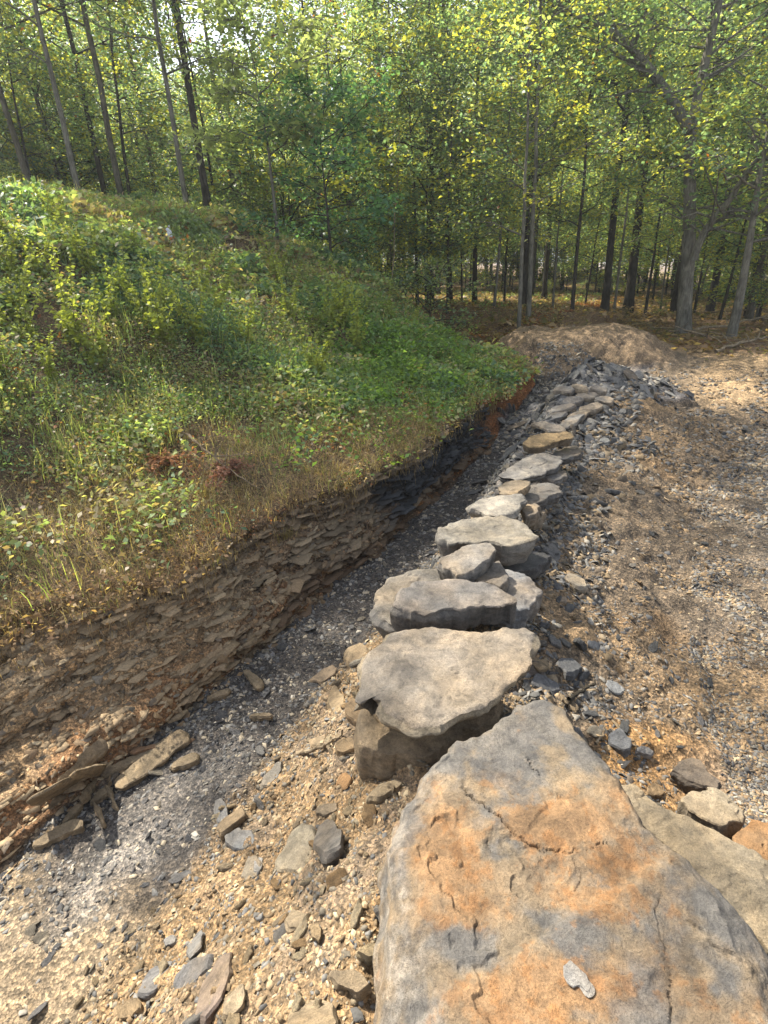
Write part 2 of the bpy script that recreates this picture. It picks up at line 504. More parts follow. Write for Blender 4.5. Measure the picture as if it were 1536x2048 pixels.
TR = terrain_arrays()
ns_, nt_ = TR['S'].shape
idx = np.arange(ns_ * nt_).reshape(ns_, nt_)
FT = np.stack([idx[:-1, :-1], idx[1:, :-1], idx[1:, 1:], idx[:-1, 1:]], -1).reshape(-1, 4)
ground = mesh_np('ground', TR['P'].reshape(-1, 3), FT, M_GROUND, np.clip(TR['col'], 0.01, 0.8).reshape(-1, 3), smooth=True)
tag(ground, kind='structure')
BVH = BVHTree.FromPolygons([tuple(v) for v in TR['P'].reshape(-1, 3).tolist()], FT.tolist())

def gz(x, y):
    h = BVH.ray_cast(Vector((float(x), float(y), 30)), Vector((0, 0, -1)))
    return h[0].z if h[0] is not None else 0.0

def hit(px, py):
    d = Vector(ray(px, py)).normalized()
    h = BVH.ray_cast(Vector(CPOS), d)
    return (np.array(h[0]), np.array(h[1]) * (1 if h[1].z > 0 else -1)) if h[0] is not None else (None, None)

def at_dist(px, py, dist):
    d = ray(px, py)[:2]
    d = d / np.linalg.norm(d) * dist
    return float(d[0]), float(d[1]), gz(*d)

# cells for scattering
_P = TR['P']
_c = 0.25 * (_P[:-1, :-1] + _P[1:, :-1] + _P[1:, 1:] + _P[:-1, 1:])
_e1, _e2 = _P[1:, :-1] - _P[:-1, :-1], _P[:-1, 1:] - _P[:-1, :-1]
_cn = np.cross(_e2, _e1)
AREA = np.linalg.norm(_cn, axis=-1)
_cn = _cn / (AREA[..., None] + 1e-12)
_cn *= np.where(_cn[..., 2:3] < 0, -1, 1)
cell = {k: TR[k][:-1, :-1] for k in ('S', 'D', 'T', 'dl', 'mound', 'pile', 'ff', 'nz', 'nf', 'X', 'Y')}
_pu, _pv, _dz = proj(_c)
INVIEW = ((_dz > 0.1) & (_pu > -250) & (_pu < 1786) & (_pv > -200) & (_pv < 2300)).astype(float)
DIST = np.linalg.norm(_c - CPOS, axis=-1)

def scatter(density, n, r=rng):
    wgt = (AREA * density).ravel()
    cs = np.cumsum(wgt); cs /= cs[-1]
    k = np.searchsorted(cs, r.random(n))
    k = np.clip(k, 0, wgt.size - 1)
    i, j = np.unravel_index(k, AREA.shape)
    a, b = r.random((2, n, 1))
    pos = _P[i, j] + _e1[i, j] * a + _e2[i, j] * b
    return pos, _cn[i, j], i, j

def frames(nrm, r=rng, tilt=0.3, yaw=None):
    n = len(nrm)
    z = nrm + tilt * r.normal(size=(n, 3))
    z /= np.linalg.norm(z, axis=1, keepdims=True)
    a = r.random(n) * 6.2832 if yaw is None else yaw
    x = np.stack([np.cos(a), np.sin(a), 0 * a], 1)
    x -= z * (x * z).sum(1, keepdims=True)
    x /= np.linalg.norm(x, axis=1, keepdims=True) + 1e-9
    y = np.cross(z, x)
    return np.stack([x, y, z], 2)          # columns

def instances(protos, faces, pos, Rm, scale, pick):
    """protos K,nv,3 ; faces nf,k ; scale n,3"""
    V = protos[pick] * scale[:, None, :]
    V = np.einsum('nij,nvj->nvi', Rm, V) + pos[:, None, :]
    nv = protos.shape[1]
    F = faces[None] + (np.arange(len(pos)) * nv)[:, None, None]
    return V.reshape(-1, 3), F.reshape(-1, faces.shape[1])

# ------------------------------------------------------------------ chips and loose stones
def chip_protos(K, r):
    out = []
    for _ in range(K):
        a = np.sort(r.random(6) * 6.2832 * 0.25 + np.arange(6) * 6.2832 / 6)
        rad = r.uniform(0.62, 1.0, 6)
        b = np.stack([np.cos(a) * rad, np.sin(a) * rad, np.full(6, -0.5)], 1)
        sh = r.uniform(0.70, 0.97, (6, 1))
        t = b * np.concatenate([sh, sh, np.ones((6, 1))], 1)
        t[:, 2] = 0.5 + r.uniform(-0.22, 0.22, 6)
        out.append(np.concatenate([b, t]))
    return np.array(out)
CHIPS = chip_protos(28, rng)
CF = np.array([[i, (i + 1) % 6, 6 + (i + 1) % 6, 6 + i] for i in range(6)] + [[6, 7, 8, 9], [6, 9, 10, 11]])

def chips(name, dens, n, smin, smax, flat, cols, label, cat, tilt=0.35, pw=2.2, lift=0.15):
    pos, nrm, i, j = scatter(dens, n)
    Rm = frames(nrm, tilt=tilt)
    sz = smin + (smax - smin) * rng.random(n) ** pw
    sz = sz * np.clip(DIST[i, j] / 3.0, 0.8, 2.2)
    sc = np.stack([sz * rng.uniform(0.7, 1.2, n), sz * rng.uniform(0.4, 0.9, n), sz * rng.uniform(flat * 0.5, flat * 1.4, n)], 1)
    pos = pos + nrm * (sc[:, 2:3] * lift)
    V, F = instances(CHIPS, CF, pos, Rm, sc, rng.integers(0, len(CHIPS), n))
    cols = np.array(cols)
    cc = cols[rng.integers(0, len(cols), n)] * rng.uniform(0.5, 1.2, (n, 1)) * np.array([1.0, 0.97, 0.92])
    o = mesh_np(name, V, F, M_CHIP, np.repeat(cc, 12, 0))
    return tag(o, label, cat, kind='stuff')

GREY = [(0.13, 0.13, 0.132), (0.17, 0.167, 0.162), (0.09, 0.09, 0.092), (0.23, 0.215, 0.19), (0.06, 0.06, 0.063)]
TAN = [(0.245, 0.18, 0.11), (0.29, 0.22, 0.14), (0.20, 0.14, 0.08), (0.17, 0.15, 0.12), (0.34, 0.28, 0.19)]
BRN = [(0.20, 0.14, 0.085), (0.26, 0.18, 0.10), (0.15, 0.12, 0.09)]
ct = cell['T']
lod = INVIEW / (0.6 + DIST) ** 1.5
d_floor = ((ct > 4.0) & (ct < 5.1) & (cell['S'] < 8.3)) * lod
d_berm = ((ct >= 4.95) & (ct < 7.1) & (cell['S'] < 3.0)) * lod
d_crest = ((ct >= 5.0) & (ct < 7.2) & (cell['S'] >= 2.0) & (cell['S'] < 8)) * lod
nomound = (cell['mound'] < 0.03) & (cell['ff'] < 0.5)
d_slope = ((ct >= 6.7) & (ct < 8.2)) * lod * nomound * (cell['S'] < 9)
d_plain = ((ct >= 7.9)) * lod * nomound * np.clip(1.4 - 0.25 * np.clip(cell['S'] - 4, 0, 4), 0.15, 2)
d_wall = ((ct >= 3.0) & (ct < 4.1) & (cell['S'] < 3.0)) * lod
chips('shale_gravel', d_floor * np.clip(0.25 + 0.6 * sstep(0.0, 0.9, cell['S']) + 0.9 * cell['nf'] + 0.9 * sstep(-0.25, -0.1, cell['D']) , 0.04, 3), 9500, 0.005, 0.026, 0.22, GREY + [(0.3, 0.26, 0.2)], 'dark grey shale chips lying loose along the ditch floor', 'gravel', pw=3)
chips('tan_rubble', d_berm, 24000, 0.004, 0.022, 0.5, TAN + TAN + GREY[:2], 'tan crumbly stone rubble on the bank between ditch and boulders', 'rubble', 0.5, 3.2)
chips('grey_rubble', d_crest, 11000, 0.008, 0.042, 0.2, GREY + GREY + TAN[3:4], 'grey stone rubble along the top of the stone ridge', 'rubble', 0.4, 2.6)
chips('slope_gravel', d_slope * np.clip(0.55 + 1.1 * cell['nf'] + 0.5 * cell['nz'], 0.05, 2), 30000, 0.004, 0.024, 0.22, GREY + BRN + BRN + TAN[:3], 'brown and grey gravel on the slope right of the boulders', 'gravel', 0.4, 2.8)
d_dark = ((ct > 6.1) & (ct < 7.5) & (cell['S'] > 0.0) & (cell['S'] < 5)) * lod * np.clip(0.5 + 1.3 * cell['nf'], 0.05, 2)
chips('dark_shale_rubble', d_dark, 6000, 0.008, 0.045, 0.2, GREY + [(0.07, 0.07, 0.07), (0.2, 0.16, 0.11), (0.24, 0.18, 0.11), (0.15, 0.12, 0.09)], 'dark broken shale lying thick along the right side of the slabs', 'rubble', 0.45, 2.6)
chips('plain_gravel', d_plain * np.clip(0.7 + 0.9 * cell['nf'] + 0.6 * cell['nz'], 0.08, 2), 44000, 0.005, 0.020, 0.24, GREY + TAN[3:] + BRN, 'grey gravel spread over the flat ground at the right', 'gravel', 0.4, 2.4)
chips('wall_flakes', d_wall, 3200, 0.008, 0.045, 0.14, TAN + BRN + BRN, 'thin brown shale flakes breaking off the cut bank', 'rubble', 0.5, 2.6)
# plates of bedded shale that stick out of the cut bank
def bedding(n):
    dens = ((ct > 3.04) & (ct < 3.97) & (cell['S'] < 5.6) & (cell['S'] > -1.5)) * INVIEW / (0.8 + DIST)
    pos, nrm, i, j = scatter(dens, n)
    pos[:, 2] = np.round(pos[:, 2] / 0.028) * 0.028 + rng.normal(size=n) * 0.003
    yaw = math.atan2(DS[1], DS[0]) + rng.normal(size=n) * 0.2
    Rm = frames(np.tile([0.10, -0.05, 1.0], (n, 1)), tilt=0.08, yaw=yaw)
    L = (0.012 + 0.10 * rng.random(n) ** 2.8) * np.clip(cell['S'][i, j] * 0.35 + 0.6, 0.6, 1.4)
    sc = np.stack([L, L * rng.uniform(0.35, 0.7, n), rng.uniform(0.004, 0.014, n)], 1)
    V, F = instances(CHIPS, CF, pos - nrm * (sc[:, 1:2] * 0.35), Rm, sc, rng.integers(0, len(CHIPS), n))
    S_ = cell['S'][i, j]
    lay = 0.5 + 0.5 * vnoise(pos[:, 2] * 21, S_ * 0.4, 0, 7)
    cc = np.array([0.22, 0.15, 0.085]) * (1 - lay[:, None]) + np.array([0.44, 0.34, 0.21]) * lay[:, None]
    dk = sstep(1.0, 2.4, S_ + 0.3 * rng.normal(size=n))[:, None]
    cc = cc * (1 - 0.55 * dk) + np.array([0.10, 0.078, 0.056]) * 0.55 * dk
    bk = (sstep(2.7, 3.2, S_) * (pos[:, 2] > -0.17) * (pos[:, 2] < 0.12))[:, None]
    cc = cc * (1 - bk) + np.array([0.045, 0.047, 0.052]) * bk
    ok = ~((S_ > 1.6) & (pos[:, 2] < -0.18)) 
    cc = np.where(ok[:, None], cc, np.array([0.13, 0.085, 0.05]))
    cc = cc * rng.uniform(0.5, 1.05, (n, 1))
    return tag(mesh_np('bedded_shale', V, F, M_CHIP, np.repeat(cc, 12, 0)), 'thin beds of brown and dark shale showing in the face of the cut bank', 'shale', kind='stuff')
bedding(4200)

# ------------------------------------------------------------------ slabs and boulders
GY, GL, GD = (0.20, 0.195, 0.19), (0.28, 0.265, 0.24), (0.11, 0.11, 0.115)
TN, RU, BR = (0.33, 0.25, 0.16), (0.38, 0.2, 0.08), (0.24, 0.17, 0.10)

def resample(pts, M):
    p = np.vstack([pts, pts[:1]])
    # round corners a little with one Chaikin pass
    q = []
    for a, b in zip(p[:-1], p[1:]):
        q += [a * 0.92 + b * 0.08, a * 0.08 + b * 0.92]
    p = np.array(q + [q[0]])
    L = np.r_[0, np.cumsum(np.linalg.norm(np.diff(p, axis=0), axis=1))]
    u = np.linspace(0, L[-1], M, endpoint=False)
    return np.stack([np.interp(u, L, p[:, k]) for k in range(p.shape[1])], 1)

def slab(name, poly, z0, thick, label, cat='rock', tilt=(0, 0), seed=1, M=150, RR=40, SR=18, amp=0.008, jag=0.012,
         base=GY, tint=TN, tamt=0.4, side=None, group=None, under=0.12, layers=3, topfn=None, colfn=None, center=None, edge=0.006, rough=1.0):
    poly = np.array(poly, float)
    c0 = un(*(center if center else poly.mean(0)), z0)
    pts = []
    nrm = np.array([-tilt[0], -tilt[1], 1.0])
    for (u, v) in poly:
        d = ray(u, v)
        t = ((c0 - CPOS) @ nrm) / (d @ nrm)
        pts.append(CPOS + d * t)
    pts = np.array(pts)[:, :2]
    ctr = c0[:2] if center else pts.mean(0)
    ring = resample(pts, M)
    nx = np.roll(ring, -1, 0) - np.roll(ring, 1, 0)
    nx = np.stack([nx[:, 1], -nx[:, 0]], 1)
    nx /= np.linalg.norm(nx, axis=1, keepdims=True)
    area = 0.5 * np.sum(ring[:, 0] * np.roll(ring[:, 1], -1) - ring[:, 1] * np.roll(ring[:, 0], -1))
    if area < 0: nx = -nx
    ring = ring + nx * (jag * fbm(ring[:, 0] * 14, ring[:, 1] * 14, 0, 4, seed, 0.6))[:, None]
    size = math.sqrt(abs(area))
    rr_ = np.random.default_rng(seed)
    def plin(nk, sm=1):
        kn = (np.arange(nk) + rr_.uniform(0.15, 0.85, nk)) / nk; vv = rr_.uniform(-1, 1, nk)
        return np.interp(np.arange(M) / M, np.r_[kn[-1] - 1, kn, kn[0] + 1], np.r_[vv[-1], vv, vv[0]])
    ring = ring + nx * (min(0.016, 0.035 * size) * plin(int(14 + 10 * size)))[:, None]
    facet = plin(int(12 + 8 * size))
    lays = [plin(int(12 + 8 * size)) for _ in range(layers + 2)]
    ks = (np.linspace(0, 1, RR + 1)[1:]) ** 0.8
    rows = []
    def zp(x, y): return z0 + tilt[0] * (x - c0[0]) + tilt[1] * (y - c0[1])
    for k in ks:
        q = ctr + (ring - ctr) * k
        x, y = q[:, 0], q[:, 1]
        n = amp * fbm(x * 4.5, y * 4.5, 0, 4, seed + 3)
        lev = fbm(x * 2.6 + 0.15 * fbm(x * 22, y * 22, 0, 3, seed + 2), y * 2.6, 0, 3, seed + 9) + 0.10 * fbm(x * 20, y * 20, 0, 3, seed + 8)
        ter = 0.8 * np.clip((lev - 0.25) * 14, 0, 1) - 0.6 * np.clip((-0.35 - lev) * 14, 0, 1)
        z = zp(x, y) + n + amp * 0.9 * ter
        z -= edge * max(0, (k - 0.93) / 0.07) ** 2
        if topfn is not None: z += topfn(np.stack([x, y, z], 1))
        rows.append(np.stack([x, y, z], 1))
    last = rows[-1]
    for jn in range(1, SR + 1):
        t = jn / SR
        lf = t * layers * 0.999
        li = int(lf)
        o = 1.5 * facet * min(1, t * 5) + 0.45 * lays[li]
        off = rough * min(0.020, 0.05 * size) * o * (0.15 + 0.85 * math.sin(min(1, t * 3) * 1.57)) + 0.005 * fbm(ring[:, 0] * 16, ring[:, 1] * 16, t * thick * 20, 4, seed + 31, 0.6)
        off = off - under * size * max(0, t - 0.25) ** 1.3
        q = last.copy()
        q[:, :2] += nx * off[:, None]
        q[:, 2] -= t * thick * (1 + 0.0 * off)
        rows.append(q)
    V = np.concatenate([np.array([[ctr[0], ctr[1], rows[0][:, 2].mean()]])] + rows + [np.array([[ctr[0], ctr[1], rows[-1][:, 2].mean()]])])
    nr = len(rows)
    F = []
    a = np.arange(M); b = (a + 1) % M
    for k in range(nr - 1):
        F.append(np.stack([1 + k * M + a, 1 + (k + 1) * M + a, 1 + (k + 1) * M + b, 1 + k * M + b], 1))
    F = np.concatenate(F)
    if area < 0: F = F[:, ::-1]
    caps = np.stack([0 * a, 1 + a, 1 + b, 0 * a], 1)[:, :3]
    capb = np.stack([np.full(M, len(V) - 1), 1 + (nr - 1) * M + b, 1 + (nr - 1) * M + a], 1)
    if area < 0: caps, capb = caps[:, ::-1], capb[:, ::-1]
    # tris as degenerate-free quads are not possible: build through from_pydata
    n1 = fbm(V[:, 0] * 5, V[:, 1] * 5, V[:, 2] * 5, 5, seed + 41)
    n2 = fbm(V[:, 0] * 16, V[:, 1] * 16, V[:, 2] * 30, 4, seed + 51)
    base, tint = np.array(base), np.array(tint)
    wt = np.clip(tamt + 0.55 * n1, 0, 1)[:, None]
    col = base * (1 - wt) + tint * wt
    col = col * (1 + 0.16 * n2)[:, None]
    isside = np.zeros(len(V)); isside[1 + RR * M:] = 1
    if side is not None:
        col = col * (1 - 0.7 * isside[:, None]) + np.array(side) * 0.7 * isside[:, None]
    if colfn is not None: col = colfn(V, col, isside)
    ctr3 = np.array([ctr[0], ctr[1], z0 - thick])
    me = bpy.data.meshes.new(name)
    faces = F.tolist() + caps.tolist() + capb.tolist()
    me.from_pydata((V - ctr3).tolist(), [], faces)
    me.polygons.foreach_set('use_smooth', np.ones(len(faces), bool))
    at = me.color_attributes.new('col', 'FLOAT_COLOR', 'POINT')
    c4 = np.ones((len(V), 4), np.float32); c4[:, :3] = np.clip(col, 0.015, 0.85)
    at.data.foreach_set('color', c4.ravel())
    me.update(); me.materials.append(M_ROCK)
    try:
        me.set_sharp_from_angle(angle=R(26))
    except Exception:
        pass
    o = bpy.data.objects.new(name, me)
    COL.objects.link(o)
    o.location = ctr3
    return tag(o, label, cat, group)

# the big rusty boulder in front
CRACKS = [([(925, 1575), (955, 1605), (1000, 1645), (1050, 1690), (1085, 1708), (1125, 1712), (1175, 1703), (1210, 1690)], 4.0, 0.012),
          ([(1055, 1518), (1085, 1555), (1108, 1590), (1122, 1605)], 3.5, 0.008),
          ([(1262, 1660), (1275, 1690), (1285, 1710)], 3.5, 0.006),
          ([(1330, 1760), (1312, 1830), (1318, 1890), (1335, 1960), (1340, 2048), (1350, 2150)], 3.5, 0.007),
          ([(1150, 1720), (1160, 1760), (1140, 1795), (1085, 1810)], 4.0, 0.006),
          ([(975, 1680), (985, 1705), (1010, 1715), (1030, 1720)], 4, 0.006)]
def polydist(u, v, pl):
    best = np.full(u.shape, 1e9)
    for (x0, y0), (x1, y1) in zip(pl[:-1], pl[1:]):
        dx, dy = x1 - x0, y1 - y0
        t = np.clip(((u - x0) * dx + (v - y0) * dy) / (dx * dx + dy * dy), 0, 1)
        best = np.minimum(best, np.hypot(u - x0 - t * dx, v - y0 - t * dy))
    return best
def hero_top(P):
    u, v, _ = proj(P)
    u = u + 5 * fbm(u * 0.045, v * 0.045, 0, 4, 3, 0.6); v = v + 5 * fbm(u * 0.05, v * 0.05, 0, 4, 4, 0.6)
    z = np.zeros(len(P))
    for pl, wd, dp in CRACKS:
        z -= 0.75 * dp * np.exp(-(polydist(u, v, pl) / (wd * 0.45)) ** 2) * np.clip(0.75 + 0.7 * vnoise(u * 0.03, v * 0.03, 0, 6), 0.1, 1.2)
    # right flank falls away from a ridge line, left shoulder dips
    rx = np.interp(v, [1400, 1500, 1640, 1800, 2048, 2300], [1120, 1175, 1280, 1420, 1530, 1610])
    z -= 0.0011 * np.clip(u - rx, 0, 300) * 0.5
    lx = np.interp(v, [1400, 1560, 1700, 1860, 2048, 2300], [930, 905, 830, 850, 900, 950])
    z -= 0.00045 * np.clip(lx - u, 0, 300)
    # raised band in the middle, chipped hollow
    z += 0.022 * np.exp(-(((u - 1090) / 150) ** 2 + ((v - 1650) / 90) ** 2))
    z -= 0.014 * np.exp(-(((u - 1000) / 34) ** 2 + ((v - 1690) / 32) ** 2) ** 2)
    z += 0.018 * sstep(-12, 25, (u - 850) * 0.55 + (v - 2010) * 0.9 - 0)
    z += 0.004 * np.exp(-(((u - 1150) / 34) ** 2 + ((v - 1955) / 36) ** 2) ** 3) 
    return z
def hero_col(V, col, isside):
    u, v, _ = proj(V)
    u = u + 14 * fbm(u * 0.03, v * 0.03, 0, 5, 13, 0.65); v = v + 14 * fbm(u * 0.03, v * 0.03, 0, 5, 14, 0.65)
    n = fbm(V[:, 0] * 9, V[:, 1] * 9, V[:, 2] * 9, 5, 333, 0.62)
    nb = fbm(V[:, 0] * 30, V[:, 1] * 30, V[:, 2] * 30, 4, 334, 0.7)
    rust = np.zeros(len(V))
    for (a, b, rx, ry, am) in [(1110, 1645, 120, 55, 1.25), (890, 1700, 95, 110, 0.95), (930, 1830, 110, 60, 0.8), (1230, 1730, 90, 60, 1.0), (1200, 1800, 120, 60, .8), (1120, 1985, 260, 90, 0.95),
                               (1000, 1560, 60, 35, 0.6), (1250, 1590, 60, 70, 0.55), (1340, 1800, 60, 60, 0.5), (1330, 1960, 50, 120, 0.6), (1200, 2150, 300, 150, 0.8), (1050, 1460, 50, 30, .35), (1500, 2010, 40, 50, .4)]:
        rust = np.maximum(rust, am * np.exp(-(((u - a) / rx) ** 2 + ((v - b) / ry) ** 2)))
    hollow = np.exp(-(((u - 1000) / 38) ** 2 + ((v - 1690) / 34) ** 2) ** 2)
    band = np.exp(-((v - (1930 - (u - 900) * 0.45)) / 36) ** 2) * sstep(1130, 1040, u)
    grey = np.clip(hollow + band * 0.8, 0, 1)
    wr = 0.6 * sstep(0.02, 0.85, rust * (1 - grey) + 0.22 * n) + 0.4 * sstep(0.45, 0.6, rust * (1 - grey) + 0.2 * n + 0.28 * nb)
    tanw = sstep(-0.5, 0.5, n + 0.6 * rust)
    gcol = np.array([0.18, 0.173, 0.167]) * (1 - tanw[:, None]) + np.array([0.28, 0.225, 0.16]) * tanw[:, None]
    pale = sstep(930, 800, u)[:, None] * sstep(-0.4, 0.6, nb)[:, None] * 0.6
    gcol = gcol * (1 - pale) + np.array([0.42, 0.39, 0.35]) * pale
    rc = np.array([0.335, 0.215, 0.12]) * (1 + 0.18 * n)[:, None]
    rc = rc * (1 - 0.55 * sstep(0.1, 0.7, nb)[:, None]) + np.array([0.36, 0.175, 0.065]) * 0.55 * sstep(0.1, 0.7, nb)[:, None]
    out = gcol * (1 - wr[:, None]) + rc * wr[:, None]
    rx = np.interp(v, [1400, 1500, 1640, 1800, 2048, 2300], [1120, 1175, 1280, 1420, 1530, 1610])
    fl = sstep(0, 50, u - rx)[:, None] * 0.5
    out = out * (1 - fl) + np.array([0.20, 0.195, 0.195]) * fl
    chip = np.exp(-(((u - 1150) / 32) ** 2 + ((v - 1955) / 36) ** 2) ** 3)[:, None]
    out = out * (1 - 0.8 * chip * 0) 
    for pl, wd, dp in CRACKS:
        pass
    return out

slab('boulder', [(1035, 1402), (1085, 1388), (1125, 1405), (1160, 1445), (1205, 1500), (1252, 1580), (1296, 1650), (1366, 1705), (1446, 1778),
     (1512, 1862), (1590, 1965), (1680, 2085), (1780, 2260), (1500, 2420), (1100, 2440), (760, 2340), (742, 2048), (748, 1950), (760, 1850),
     (775, 1760), (790, 1650), (802, 1590), (840, 1560), (872, 1500), (912, 1465), (960, 1445), (1000, 1420)],
     0.44, 0.34, 'huge flat boulder with orange rust stains filling the front of the stone row', 'boulder', tilt=(0.0, 0.04), seed=5, M=420, RR=210, SR=26,
     amp=0.010, jag=0.010, topfn=hero_top, colfn=hero_col, under=0.06, layers=5, center=(1090, 1760), edge=0.03)

slab('stone_flake', [(1125, 1930), (1140, 1920), (1155, 1932), (1172, 1950), (1183, 1975), (1176, 1984), (1160, 1972), (1148, 1976), (1135, 1968), (1127, 1950)],
     0.463, 0.010, 'small pale grey flake lying on the rusty boulder', 'rock', seed=55, M=60, RR=10, SR=4, amp=0.001, jag=0.0015, base=(0.38, 0.37, 0.36), tamt=0, under=0.02, layers=2, edge=0.002)

